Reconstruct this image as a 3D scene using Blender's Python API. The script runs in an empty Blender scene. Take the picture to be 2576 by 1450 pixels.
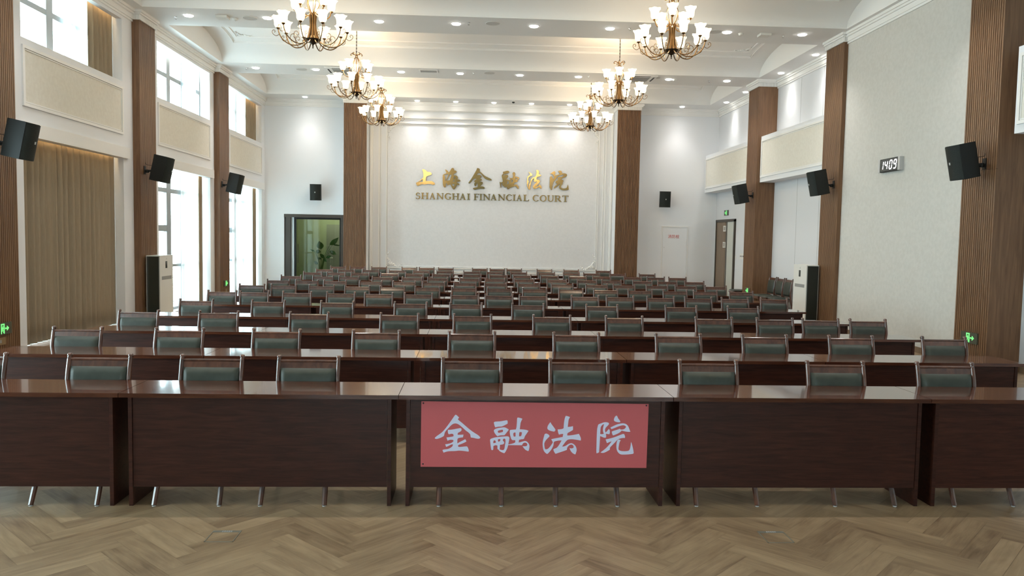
import bpy, bmesh, math, random
from mathutils import Vector, Matrix, Euler
random.seed(7)
PI = math.pi
SC = bpy.context.scene
COL = SC.collection

# ------------------------------------------------------------------ camera
F_PX, PITCH, YAW, ROLL, EYE = 1982.556, 0.063392, 0.050302, 0.017649, 1.8171
_fw = Vector((math.sin(YAW)*math.cos(PITCH), math.cos(YAW)*math.cos(PITCH), -math.sin(PITCH)))
_rt = Vector((math.cos(YAW), -math.sin(YAW), 0))
_up = _rt.cross(_fw)
C_R = _rt*math.cos(ROLL) + _up*math.sin(ROLL)
C_U = -_rt*math.sin(ROLL) + _up*math.cos(ROLL)
cam_data = bpy.data.cameras.new('camera')
cam_data.sensor_fit = 'HORIZONTAL'
cam_data.sensor_width = 36.0
cam_data.lens = F_PX*36.0/2576.0
cam_data.clip_start, cam_data.clip_end = 0.05, 200
cam = bpy.data.objects.new('camera', cam_data)
m = Matrix.Identity(4)
for i in range(3):
    m[i][0], m[i][1], m[i][2] = C_R[i], C_U[i], -_fw[i]
m[2][3] = EYE
cam.matrix_world = m
COL.objects.link(cam)
SC.camera = cam

# ------------------------------------------------------------------ daylight, exposure
W = bpy.data.worlds.new('world'); SC.world = W
W.use_nodes = True
W.node_tree.nodes['Background'].inputs[0].default_value = (0.78, 0.90, 1.0, 1)
W.node_tree.nodes['Background'].inputs[1].default_value = 14.0
SC.view_settings.view_transform = 'Standard'
SC.view_settings.look = 'None'
SC.view_settings.gamma = 1.0
SC.view_settings.exposure = 0.25
SC.view_settings.use_curve_mapping = False
SC.cycles.use_denoising = True
SC.cycles.max_bounces = 8
SC.cycles.diffuse_bounces = 5
SC.cycles.glossy_bounces = 4
SC.cycles.transmission_bounces = 6
SC.cycles.transparent_max_bounces = 12
SC.cycles.sample_clamp_indirect = 6.0
SC.cycles.caustics_reflective = False
SC.cycles.caustics_refractive = False
LAMP_WARM = 52.0      # chandelier lamps
LAMP_DOWN = 85.0      # recessed downlights
LAMP_WASH = 22.0
LAMP_FRONT = 60.0    # downlights over the front of the hall      # downlights close to a wall

def portal(name, x, y0, y1, z0, z1, front=False):
    l = bpy.data.lights.new(name, 'AREA'); l.shape = 'RECTANGLE'
    l.size = z1-z0; l.size_y = y1-y0
    l.cycles.is_portal = True
    o = bpy.data.objects.new(name, l); COL.objects.link(o)
    o.location = (x, (y0+y1)/2, (z0+z1)/2); o.rotation_euler = (0, -PI/2, 0)
    if front:                      # x is then the depth and y0..y1 the width of the added fill window behind the camera
        o.location = ((y0+y1)/2, x, (z0+z1)/2); o.rotation_euler = (PI/2, PI/2, 0)
    return o

def at(px, py, X=None, Y=None, Z=None):
    """a point of the photograph (2576x1450) carried out to a plane of the room"""
    d = _fw + C_R*((px-1288)/F_PX) - C_U*((py-725)/F_PX)
    t = X/d.x if X is not None else Y/d.y if Y is not None else (Z-EYE)/d.z
    return Vector((0, 0, EYE)) + d*t

# ------------------------------------------------------------------ materials
def nodes(name):
    mt = bpy.data.materials.new(name); mt.use_nodes = True
    nt = mt.node_tree
    return mt, nt, nt.nodes['Principled BSDF'], lambda t: nt.nodes.new(t), nt.links.new
def plain(name, c, rough=0.6, metal=0.0, spec=0.5, coat=0.0):
    mt, nt, b, N, L = nodes(name)
    b.inputs['Base Color'].default_value = (*c, 1)
    b.inputs['Roughness'].default_value = rough
    b.inputs['Metallic'].default_value = metal
    b.inputs['Specular IOR Level'].default_value = spec
    b.inputs['Coat Weight'].default_value = coat
    b.inputs['Coat Roughness'].default_value = 0.1
    return mt
def emit(name, c, s, sampling=True):
    mt, nt, b, N, L = nodes(name)
    b.inputs['Base Color'].default_value = (*[min(1, v) for v in c], 1)
    b.inputs['Emission Color'].default_value = (*c, 1)
    b.inputs['Emission Strength'].default_value = s
    if not sampling: mt.cycles.emission_sampling = 'NONE'
    return mt
def grain(name, c1, c2, stretch, scale=6.0, rough=0.4, coat=0.0, coat_r=0.08, bump=0.0, spec=0.5, vary=0.0):
    """wood: noise drawn out along one axis of the part"""
    mt, nt, b, N, L = nodes(name)
    tc = N('ShaderNodeTexCoord'); mp = N('ShaderNodeMapping')
    mp.inputs['Scale'].default_value = stretch
    L(tc.outputs['Object'], mp.inputs['Vector'])
    oi = N('ShaderNodeObjectInfo')
    add = N('ShaderNodeVectorMath'); add.operation = 'ADD'
    sc = N('ShaderNodeVectorMath'); sc.operation = 'SCALE'; sc.inputs['Scale'].default_value = 37.0
    comb = N('ShaderNodeCombineXYZ')
    for k in 'XYZ': L(oi.outputs['Random'], comb.inputs[k])
    L(comb.outputs[0], sc.inputs[0]); L(mp.outputs[0], add.inputs[0]); L(sc.outputs[0], add.inputs[1])
    n = N('ShaderNodeTexNoise'); n.inputs['Scale'].default_value = scale; n.inputs['Detail'].default_value = 6
    n.inputs['Roughness'].default_value = 0.62; n.inputs['Distortion'].default_value = 0.6
    L(add.outputs[0], n.inputs['Vector'])
    r = N('ShaderNodeValToRGB')
    r.color_ramp.elements[0].position = 0.33; r.color_ramp.elements[0].color = (*c1, 1)
    r.color_ramp.elements[1].position = 0.7; r.color_ramp.elements[1].color = (*c2, 1)
    L(n.outputs['Fac'], r.inputs['Fac'])
    out = r.outputs['Color']
    if vary:
        hs = N('ShaderNodeHueSaturation')
        mr = N('ShaderNodeMapRange'); mr.inputs['To Min'].default_value = 1-vary; mr.inputs['To Max'].default_value = 1+vary
        L(oi.outputs['Random'], mr.inputs['Value']); L(mr.outputs[0], hs.inputs['Value']); L(out, hs.inputs['Color'])
        out = hs.outputs['Color']
    L(out, b.inputs['Base Color'])
    b.inputs['Roughness'].default_value = rough
    b.inputs['Specular IOR Level'].default_value = spec
    b.inputs['Coat Weight'].default_value = coat; b.inputs['Coat Roughness'].default_value = coat_r
    if bump:
        bp = N('ShaderNodeBump'); bp.inputs['Strength'].default_value = bump; bp.inputs['Distance'].default_value = 0.002
        L(n.outputs['Fac'], bp.inputs['Height']); L(bp.outputs[0], b.inputs['Normal'])
    return mt
def mottled(name, c1, c2, scale, rough=0.8, bump=0.25, dist=0.004):
    mt, nt, b, N, L = nodes(name)
    tc = N('ShaderNodeTexCoord')
    n = N('ShaderNodeTexNoise'); n.inputs['Scale'].default_value = scale; n.inputs['Detail'].default_value = 5
    L(tc.outputs['Object'], n.inputs['Vector'])
    r = N('ShaderNodeValToRGB')
    r.color_ramp.elements[0].position = 0.35; r.color_ramp.elements[0].color = (*c1, 1)
    r.color_ramp.elements[1].position = 0.65; r.color_ramp.elements[1].color = (*c2, 1)
    L(n.outputs['Fac'], r.inputs['Fac']); L(r.outputs['Color'], b.inputs['Base Color'])
    n2 = N('ShaderNodeTexNoise'); n2.inputs['Scale'].default_value = scale*5; n2.inputs['Detail'].default_value = 4
    L(tc.outputs['Object'], n2.inputs['Vector'])
    bp = N('ShaderNodeBump'); bp.inputs['Strength'].default_value = bump; bp.inputs['Distance'].default_value = dist
    L(n2.outputs['Fac'], bp.inputs['Height']); L(bp.outputs[0], b.inputs['Normal'])
    b.inputs['Roughness'].default_value = rough
    b.inputs['Specular IOR Level'].default_value = 0.25
    return mt
def floor_mat():
    mt, nt, b, N, L = nodes('oak_herringbone')
    uv = N('ShaderNodeUVMap'); uv.uv_map = 'plank'
    mp = N('ShaderNodeMapping'); mp.inputs['Scale'].default_value = (1.3, 16.0, 1.0)
    L(uv.outputs[0], mp.inputs['Vector'])
    at_ = N('ShaderNodeAttribute'); at_.attribute_name = 'tone'
    n = N('ShaderNodeTexNoise'); n.inputs['Scale'].default_value = 1.6; n.inputs['Detail'].default_value = 7
    n.inputs['Roughness'].default_value = 0.6; n.inputs['Distortion'].default_value = 1.1
    L(mp.outputs[0], n.inputs['Vector'])
    mp2 = N('ShaderNodeMapping'); mp2.inputs['Scale'].default_value = (0.9, 3.2, 1.0); L(uv.outputs[0], mp2.inputs['Vector'])
    n2 = N('ShaderNodeTexNoise'); n2.inputs['Scale'].default_value = 2.0; n2.inputs['Detail'].default_value = 3
    n2.inputs['Distortion'].default_value = 2.0
    L(mp2.outputs[0], n2.inputs['Vector'])
    mx = N('ShaderNodeMath'); mx.operation = 'MULTIPLY_ADD'; mx.inputs[1].default_value = 0.45
    L(n2.outputs['Fac'], mx.inputs[0])
    m0 = N('ShaderNodeMath'); m0.operation = 'MULTIPLY'; m0.inputs[1].default_value = 0.55
    L(n.outputs['Fac'], m0.inputs[0]); L(m0.outputs[0], mx.inputs[2])
    ma = N('ShaderNodeMath'); ma.operation = 'MULTIPLY_ADD'; ma.inputs[1].default_value = 0.22
    L(at_.outputs['Fac'], ma.inputs[0]); L(mx.outputs[0], ma.inputs[2])
    r = N('ShaderNodeValToRGB')
    e = r.color_ramp.elements
    e[0].position = 0.38; e[0].color = (0.125, 0.080, 0.046, 1)
    e[1].position = 0.82; e[1].color = (0.30, 0.215, 0.13, 1)
    k = e.new(0.58); k.color = (0.215, 0.149, 0.088, 1)
    L(ma.outputs[0], r.inputs['Fac'])
    # joints between planks
    ed = N('ShaderNodeAttribute'); ed.attribute_name = 'plank'
    sep = N('ShaderNodeSeparateXYZ'); L(uv.outputs[0], sep.inputs[0])
    L(r.outputs['Color'], b.inputs['Base Color'])
    b.inputs['Roughness'].default_value = 0.36
    b.inputs['Specular IOR Level'].default_value = 0.35
    return mt
def glass_mat(name, tint=(1, 1, 1), refl=0.12):
    mt, nt, b, N, L = nodes(name)
    nt.nodes.remove(b)
    out = nt.nodes['Material Output']
    t = N('ShaderNodeBsdfTransparent'); t.inputs[0].default_value = (*tint, 1)
    g = N('ShaderNodeBsdfGlossy'); g.inputs['Roughness'].default_value = 0.02
    lw = N('ShaderNodeLayerWeight'); lw.inputs['Blend'].default_value = 0.5
    pw = N('ShaderNodeMath'); pw.operation = 'POWER'; pw.inputs[1].default_value = 6.0; L(lw.outputs['Facing'], pw.inputs[0])
    ma = N('ShaderNodeMath'); ma.operation = 'MULTIPLY_ADD'; ma.inputs[1].default_value = 0.7; ma.inputs[2].default_value = refl*.3; L(pw.outputs[0], ma.inputs[0])
    mx = N('ShaderNodeMixShader'); L(ma.outputs[0], mx.inputs[0]); L(t.outputs[0], mx.inputs[1]); L(g.outputs[0], mx.inputs[2])
    L(mx.outputs[0], out.inputs[0])
    return mt
def sheer_mat():
    mt, nt, b, N, L = nodes('sheer_voile')
    nt.nodes.remove(b); out = nt.nodes['Material Output']
    d = N('ShaderNodeBsdfDiffuse'); d.inputs[0].default_value = (0.86, 0.88, 0.88, 1)
    t = N('ShaderNodeBsdfTranslucent'); t.inputs[0].default_value = (0.86, 0.9, 0.9, 1)
    p = N('ShaderNodeBsdfTransparent')
    a = N('ShaderNodeMixShader'); a.inputs[0].default_value = 0.5; L(d.outputs[0], a.inputs[1]); L(t.outputs[0], a.inputs[2])
    c = N('ShaderNodeMixShader'); c.inputs[0].default_value = 0.2; L(a.outputs[0], c.inputs[1]); L(p.outputs[0], c.inputs[2])
    L(c.outputs[0], out.inputs[0])
    return mt

M = {}
M['white'] = plain('white_paint', (0.795, 0.805, 0.825), 0.55, spec=0.3)
M['ceil'] = plain('ceiling_paint', (0.82, 0.815, 0.80), 0.7, spec=0.2)
M['trim'] = plain('trim_paint', (0.83, 0.82, 0.80), 0.4, spec=0.4)
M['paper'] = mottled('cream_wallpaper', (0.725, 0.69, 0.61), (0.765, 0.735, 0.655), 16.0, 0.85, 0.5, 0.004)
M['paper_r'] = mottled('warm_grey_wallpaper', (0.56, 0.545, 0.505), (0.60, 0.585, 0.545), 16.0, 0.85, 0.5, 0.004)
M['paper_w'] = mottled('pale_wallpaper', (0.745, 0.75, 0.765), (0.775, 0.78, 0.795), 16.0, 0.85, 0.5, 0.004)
M['panelgrey'] = plain('niche_paint', (0.70, 0.71, 0.73), 0.6, spec=0.3)
M['timber'] = grain('brown_timber', (0.125, 0.058, 0.025), (0.225, 0.116, 0.055), (9, 9, 0.5), 3.0, 0.45, bump=0.1)
M['groove'] = plain('groove_shadow_timber', (0.075, 0.036, 0.016), 0.7)
M['mahog'] = grain('mahogany', (0.024, 0.0062, 0.004), (0.060, 0.017, 0.0095), (1.2, 9, 14), 3.2, 0.42, coat=0.06, coat_r=0.2, spec=0.25, vary=0.12)
M['mahog_top'] = grain('mahogany_polished', (0.050, 0.014, 0.008), (0.105, 0.036, 0.019), (1.0, 12, 12), 3.0, 0.16, coat=0.75, coat_r=0.045, spec=0.15, vary=0.10)
M['mahog_chair'] = grain('chair_mahogany', (0.050, 0.017, 0.010), (0.120, 0.045, 0.024), (6, 6, 2), 3.0, 0.28, coat=0.8, coat_r=0.12, vary=0.2)
M['leather'] = mottled('green_leather', (0.038, 0.044, 0.035), (0.052, 0.059, 0.048), 9.0, 0.38, 0.25, 0.0012)
M['oak'] = floor_mat()
M['bronze'] = plain('aged_bronze', (0.145, 0.085, 0.036), 0.36, 0.85)
M['bronze_d'] = plain('dark_bronze', (0.05, 0.035, 0.02), 0.4, 0.8)
M['shade'] = emit('lit_frosted_glass', (1.0, 0.80, 0.48), 3.2, False)
M['downlit'] = emit('lit_diffuser', (1.0, 0.97, 0.92), 14.0, False)
M['chrome'] = plain('satin_metal', (0.62, 0.62, 0.62), 0.3, 0.9)
M['black'] = plain('black_plastic', (0.012, 0.013, 0.012), 0.55, spec=0.3)
M['grille'] = mottled('black_grille', (0.008, 0.010, 0.008), (0.022, 0.026, 0.022), 160.0, 0.6, 0.4, 0.001)
M['badge'] = plain('silver_badge', (0.6, 0.6, 0.58), 0.35, 0.6)
M['red'] = plain('red_board', (0.58, 0.105, 0.115), 0.5)
M['paperwhite'] = plain('pale_lettering', (0.72, 0.74, 0.95), 0.5)
M['gold'] = plain('brushed_gold', (0.66, 0.45, 0.19), 0.13, 1.0)
M['tan'] = grain('tan_drape', (0.275, 0.213, 0.145), (0.33, 0.265, 0.187), (60, 60, 2), 3.0, 0.85, spec=0.15)
M['sheer'] = sheer_mat()
M['glass'] = glass_mat('window_glass', (0.93, 1.0, 0.98))
M['glass_g'] = glass_mat('green_tinted_glass', (0.72, 0.80, 0.68))
M['alu'] = plain('grey_window_frame', (0.36, 0.39, 0.41), 0.4, 0.2)
M['alu_l'] = plain('pale_rail_metal', (0.55, 0.60, 0.62), 0.4, 0.3)
M['exitgreen'] = emit('lit_green_pictogram', (0.22, 1.0, 0.27), 0.62, False)
M['exitplate'] = plain('grey_green_plate', (0.10, 0.105, 0.075), 0.35, 0.3)
M['led'] = emit('lit_clock_digits', (1.0, 0.97, 1.0), 1.0, False)
M['silver'] = plain('silver_plastic', (0.52, 0.52, 0.52), 0.4, 0.3)
M['cabwhite'] = plain('white_enamel', (0.74, 0.73, 0.69), 0.35)
M['darkglass'] = plain('dark_glass_panel', (0.022, 0.028, 0.024), 0.08, spec=0.6)
M['vent'] = plain('grey_vent', (0.30, 0.30, 0.29), 0.5)
M['discgrey'] = plain('grey_speaker_mesh', (0.56, 0.545, 0.52), 0.7)
M['redtext'] = plain('red_lettering', (0.55, 0.03, 0.02), 0.5)
M['darkframe'] = plain('dark_brown_frame', (0.045, 0.032, 0.022), 0.45)
M['doorwood'] = grain('door_veneer', (0.16, 0.105, 0.065), (0.22, 0.15, 0.095), (9, 9, 0.7), 3.0, 0.4)
M['frost'] = plain('frosted_glass', (0.55, 0.56, 0.50), 0.25)
M['greenwall'] = plain('olive_corridor_paint', (0.42, 0.45, 0.33), 0.7)
M['leaf'] = plain('leaf_green', (0.035, 0.13, 0.022), 0.4)
M['stem'] = plain('stem_green', (0.06, 0.14, 0.03), 0.5)
M['pot'] = plain('pale_ceramic', (0.55, 0.53, 0.48), 0.3)
M['soil'] = plain('potting_soil', (0.03, 0.02, 0.012), 0.9)
M['screw'] = plain('dark_screw', (0.02, 0.02, 0.025), 0.4, 0.5)
M['plate_tan'] = plain('bronze_socket_plate', (0.30, 0.20, 0.10), 0.35, 0.4)
M['brass_plate'] = plain('steel_floor_frame', (0.34, 0.34, 0.29), 0.35, 0.7)
M['screen_refl'] = plain('dark_reflection_panel', (0.085, 0.125, 0.115), 0.4, spec=0.4)
M['rubber'] = plain('rubber_glide', (0.42, 0.40, 0.38), 0.6)
M['ledwarm'] = emit('lit_cove_strip', (1.0, 0.74, 0.42), 38.0, True)

# ------------------------------------------------------------------ mesh helpers
class MB:
    def __init__(s): s.b = bmesh.new()
    def box(s, x0, x1, y0, y1, z0, z1, M4=None):
        vs = [s.b.verts.new((x, y, z)) for x in (x0, x1) for y in (y0, y1) for z in (z0, z1)]
        if M4 is not None:
            for v in vs: v.co = M4 @ v.co
        for f in ((0,1,3,2),(4,6,7,5),(0,4,5,1),(2,3,7,6),(0,2,6,4),(1,5,7,3)):
            s.b.faces.new([vs[i] for i in f])
        return s
    def tube(s, pts, r, seg=8, caps=True, flat=None):
        """round tube along pts; r a number or one per point; flat=(a,b) makes an elliptical section"""
        pts = [Vector(p) for p in pts]; n = len(pts)
        rs = r if isinstance(r, (list, tuple)) else [r]*n
        rings = []; nrm = None
        for i, p in enumerate(pts):
            t = (pts[min(i+1, n-1)]-pts[max(i-1, 0)]).normalized()
            if nrm is None:
                a = Vector((1, 0, 0)) if abs(t.x) < 0.9 else Vector((0, 1, 0))
                nrm = (a - t*a.dot(t)).normalized()
            else:
                nrm = (nrm - t*nrm.dot(t)).normalized()
            bn = t.cross(nrm)
            fa, fb = flat or (1, 1)
            rings.append([s.b.verts.new(p + nrm*math.cos(2*PI*k/seg)*rs[i]*fa + bn*math.sin(2*PI*k/seg)*rs[i]*fb) for k in range(seg)])
        for a, b in zip(rings, rings[1:]):
            for k in range(seg):
                s.b.faces.new((a[k], a[(k+1) % seg], b[(k+1) % seg], b[k]))
        if caps:
            s.b.faces.new(rings[0][::-1]); s.b.faces.new(rings[-1])
        return s
    def lathe(s, prof, c=(0, 0, 0), seg=16, lobes=0, amp=0.0, caps=True):
        """profile of (radius, z) turned about a vertical axis; lobes/amp ruffle the last rings"""
        c = Vector(c); rings = []
        for j, pr in enumerate(prof):
            r, z = pr[0], pr[1]; w = pr[2] if len(pr) > 2 else 0
            rings.append([s.b.verts.new(c + Vector((math.cos(2*PI*k/seg)*(r*(1+amp*w*math.cos(lobes*2*PI*k/seg))),
                                                    math.sin(2*PI*k/seg)*(r*(1+amp*w*math.cos(lobes*2*PI*k/seg))),
                                                    z + 0.35*amp*w*r*math.cos(lobes*2*PI*k/seg)))) for k in range(seg)])
        for a, b in zip(rings, rings[1:]):
            for k in range(seg):
                s.b.faces.new((a[k], a[(k+1) % seg], b[(k+1) % seg], b[k]))
        if caps:
            s.b.faces.new(rings[0][::-1]); s.b.faces.new(rings[-1])
        return s
    def grid(s, fn, nu, nv):
        vs = [[s.b.verts.new(fn(i/nu, j/nv)) for j in range(nv+1)] for i in range(nu+1)]
        for i in range(nu):
            for j in range(nv):
                s.b.faces.new((vs[i][j], vs[i+1][j], vs[i+1][j+1], vs[i][j+1]))
        return vs
    def poly(s, pts):
        return s.b.faces.new([s.b.verts.new(p) for p in pts])
    def prism(s, pts2, y0, y1):
        """polygon in x,z pushed from y0 to y1"""
        a = [s.b.verts.new((p[0], y0, p[1])) for p in pts2]; b = [s.b.verts.new((p[0], y1, p[1])) for p in pts2]
        s.b.faces.new(a); s.b.faces.new(b[::-1])
        n = len(a)
        for i in range(n): s.b.faces.new((a[i], b[i], b[(i+1) % n], a[(i+1) % n]))
        return s
    def xf(s, M4):
        bmesh.ops.transform(s.b, matrix=M4, verts=s.b.verts); return s
    def build(s, name, mat, parent=None, smooth=False, bevel=0.0, seg=2, auto=None):
        if bevel:
            es = [e for e in s.b.edges if len(e.link_faces) == 2 and e.calc_face_angle(0) > 0.5]
            bmesh.ops.bevel(s.b, geom=es, offset=bevel, segments=seg, affect='EDGES', profile=0.6, clamp_overlap=True)
        bmesh.ops.recalc_face_normals(s.b, faces=s.b.faces)
        me = bpy.data.meshes.new(name); s.b.to_mesh(me); s.b.free()
        me.materials.append(mat)
        if smooth:
            for p in me.polygons: p.use_smooth = True
            try: me.set_sharp_from_angle(angle=auto or 0.7)
            except Exception: pass
        o = bpy.data.objects.new(name, me); COL.objects.link(o)
        if parent is not None: o.parent = parent
        return o
def thing(name, label, cat, loc=(0, 0, 0), rz=0.0, group=None):
    o = bpy.data.objects.new(name, None); COL.objects.link(o)
    o.empty_display_size = 0.1
    o.location = loc; o.rotation_euler = (0, 0, rz)
    return tag(o, label, cat, group)
def tag(o, label, cat, group=None):
    o['label'] = label; o['category'] = cat
    if group: o['group'] = group
    return o
def struct(o, label=None):
    o['kind'] = 'structure'
    if label: o['label'] = label
    return o
KIDS = {}
def copy_tree(root, kids=None):
    c = root.copy(); COL.objects.link(c)
    for ch in list(root.children):
        k = ch.copy(); COL.objects.link(k); k.parent = c
        for g in list(ch.children):
            d = g.copy(); COL.objects.link(d); d.parent = k
    return c
ORD = ['', 'first', 'second', 'third', 'fourth', 'fifth', 'sixth', 'seventh', 'eighth', 'ninth', 'tenth', 'eleventh', 'twelfth', 'thirteenth', 'fourteenth', 'fifteenth']
def outline_mesh(name, loops, mat, to_world, nrm, depth, parent=None):
    """flat lettering cut from sheet: closed outlines (holes by even-odd), a real thickness along nrm"""
    cu = bpy.data.curves.new(name, 'CURVE'); cu.dimensions = '2D'; cu.fill_mode = 'BOTH'
    for lp in loops:
        sp = cu.splines.new('POLY'); sp.points.add(len(lp)-1); sp.use_cyclic_u = True
        for q, (x, y) in zip(sp.points, lp): q.co = (x, -y, 0, 1)
    tmp = bpy.data.objects.new(name, cu); COL.objects.link(tmp)
    me = bpy.data.meshes.new_from_object(tmp)
    bpy.data.objects.remove(tmp); bpy.data.curves.remove(cu)
    b = bmesh.new(); b.from_mesh(me); bpy.data.meshes.remove(me)
    bmesh.ops.remove_doubles(b, verts=b.verts, dist=1e-5)
    for v in b.verts: v.co = to_world(v.co.x, -v.co.y)
    ex = bmesh.ops.extrude_face_region(b, geom=list(b.faces))
    for v in ex['geom']:
        if isinstance(v, bmesh.types.BMVert): v.co += nrm*depth
    w = MB(); w.b.free(); w.b = b
    return w.build(name, mat, parent)
def smooth_loop(pts, n=3):
    """Catmull-Rom through the points, corners sharper than 70 degrees kept"""
    out = []; k = len(pts); P = [Vector(p) for p in pts]
    def corner(i):
        a = (P[i]-P[i-1]); b = (P[(i+1) % k]-P[i])
        return a.length < 1e-6 or b.length < 1e-6 or a.angle(b) > 1.0
    for i in range(k):
        p0, p1, p2, p3 = P[i-1], P[i], P[(i+1) % k], P[(i+2) % k]
        m1 = Vector((0, 0)) if corner(i) else (p2-p0)*0.5
        m2 = Vector((0, 0)) if corner((i+1) % k) else (p3-p1)*0.5
        d = (p2-p1).length
        if m1.length > d: m1 = m1*(d/m1.length)
        if m2.length > d: m2 = m2*(d/m2.length)
        if m1.length == 0: m1 = (p2-p1)*0.7 if m2.length else (p2-p1)
        if m2.length == 0: m2 = (p2-p1)*0.7 if not corner(i) else (p2-p1)
        for s in range(n):
            t = s/n; t2, t3 = t*t, t*t*t
            out.append(tuple(p1*(2*t3-3*t2+1) + m1*(t3-2*t2+t) + p2*(-2*t3+3*t2) + m2*(t3-t2)))
    return out
# ------------------------------------------------------------------ room shell
HC, HP, YB, YF = 6.08, 5.90, 25.6, -6.0
XP_L, XW_L, XG_L = -6.51, -6.65, -6.93      # left: pillar face, wall face, window glass
XP_R, XN_R = 7.455, 7.955                   # right: pillar face, niche wall
LBAYS = [(2.5, 5.67), (7.3, 10.45), (12.08, 15.43), (17.08, 20.38), (21.93, 25.25)]
BEAMS = [(1.0, 2.4), (5.9, 7.2), (10.75, 12.1), (15.6, 16.91), (20.4, 21.64), (24.67, YB+0.3)]

# floor: herringbone of 0.636 x 0.127 m oak planks laid at 45 degrees
def clip(poly, ax, lim, keep_less):
    out = []
    for i in range(len(poly)):
        a, b = poly[i-1], poly[i]
        ia, ib = ((p[ax] <= lim) if keep_less else (p[ax] >= lim) for p in (a, b))
        if ia != ib:
            t = (lim-a[ax])/(b[ax]-a[ax]); out.append((a[0]+(b[0]-a[0])*t, a[1]+(b[1]-a[1])*t))
        if ib: out.append(b)
    return out
def make_floor():
    Lp, Wp, g = 0.636, 0.1272, 0.0007
    X0, X1, Y0, Y1 = -7.2, 8.1, YF-0.2, 28.6
    c, s = math.cos(PI/4), math.sin(PI/4)
    ox, oy = 0.302-0.045, 4.83
    bm = bmesh.new(); uvl = bm.loops.layers.uv.new('plank'); tl = bm.faces.layers.float.new('tone')
    R = 34
    n1 = int(40/(Lp*1.414))
    for j in range(-n1, n1+1):
        for i in range(-260, 261):
            for k in (0, 1):
                u0, v0 = i*Wp + j*Lp, i*Wp - j*Lp
                if k: u0, v0 = u0+Lp, v0+Wp-Lp
                du, dv = (Wp, Lp) if k else (Lp, Wp)
                cx, cy = ((u0+du/2)-(v0+dv/2))*c + ox, ((u0+du/2)+(v0+dv/2))*s + oy
                if not (X0-.6 < cx < X1+.6 and Y0-.6 < cy < Y1+.6): continue
                uv = [(u0+g, v0+g), (u0+du-g, v0+g), (u0+du-g, v0+dv-g), (u0+g, v0+dv-g)]
                pl = [((u-v)*c+ox, (u+v)*s+oy) for u, v in uv]
                for ax, lim, kl in ((0, X0, 0), (0, X1, 1), (1, Y0, 0), (1, Y1, 1)):
                    pl = clip(pl, ax, lim, kl)
                    if len(pl) < 3: break
                if len(pl) < 3: continue
                f = bm.faces.new([bm.verts.new((x, y, 0)) for x, y in pl])
                ru, rv = random.random()*40, random.random()*40
                f[tl] = random.random()
                for lp in f.loops:
                    x, y = lp.vert.co.x-ox, lp.vert.co.y-oy
                    u, v = (x*c+y*s)-u0, (y*c-x*s)-v0
                    lp[uvl].uv = (v+ru, u+rv) if k else (u+ru, v+rv)
    # the dark bed seen in the joints
    for f in list(bm.faces):
        if f.normal.z < 0: f.normal_flip()
    bm.normal_update()
    bed = bm.faces.new([bm.verts.new(p) for p in ((X0, Y0, -.002), (X1, Y0, -.002), (X1, Y1, -.002), (X0, Y1, -.002))])
    bed[tl] = -1.2
    me = bpy.data.meshes.new('floor'); bm.to_mesh(me); bm.free(); me.materials.append(M['oak'])
    o = bpy.data.objects.new('floor', me); COL.objects.link(o)
    struct(o, 'oak herringbone plank floor of the hall')
make_floor()

# left wall: piers, spandrels and headers around two storeys of window niches
w = MB()
ys = [YF-.3] + [v for b in LBAYS for v in b] + [YB+.3]
for a, b in zip(ys[0::2], ys[1::2]): w.box(-7.35, XW_L, a, b, 0, 6.9)
for a, b in LBAYS:
    w.box(-6.76, XW_L, a, b, 3.2, 4.64); w.box(-7.02, -6.76, a, b, 3.44, 4.64)      # spandrel with its curtain pocket
    w.box(-6.76, XW_L, a, b, 5.80, 6.9); w.box(-7.35, -6.76, a, b, 5.98, 6.9)
    w.box(-7.35, XW_L-.03, a, b, -.1, 0.03)
struct(w.build('wall_left', M['white']), 'white window wall on the left')
def rect_frame(mb, plane, c, a0, a1, z0, z1, wd, th, sgn):
    """a moulding: rectangle of bars on a wall. plane 'X': wall x=c (sgn gives the room side); 'Y': wall y=c"""
    for p in ((a0, a1, z0, z0+wd), (a0, a1, z1-wd, z1), (a0, a0+wd, z0+wd, z1-wd), (a1-wd, a1, z0+wd, z1-wd)):
        lo, hi = sorted((c, c+sgn*th))
        if plane == 'X': mb.box(lo, hi, p[0], p[1], p[2], p[3])
        else: mb.box(p[0], p[1], lo, hi, p[2], p[3])
tn = 0
for a, b in LBAYS[2:]:
    tn += 1
    p = MB().box(XW_L, XW_L+.006, a+.03, b-.05, 3.67, 4.50).build('wall_left', M['paper']); struct(p, 'cream papered panel between upper and lower windows')
    f = MB(); rect_frame(f, 'X', XW_L, a+.0, b-.02, 3.64, 4.53, .045, .026, 1); rect_frame(f, 'X', XW_L, a+.055, b-.075, 3.695, 4.475, .016, .016, 1)
    f.box(XW_L, XW_L+.05, a-.04, b+.17, 3.2, 3.41)
    struct(f.build('trim_%d' % tn, M['trim'], bevel=.006), 'moulding round the cream spandrel panel')

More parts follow.
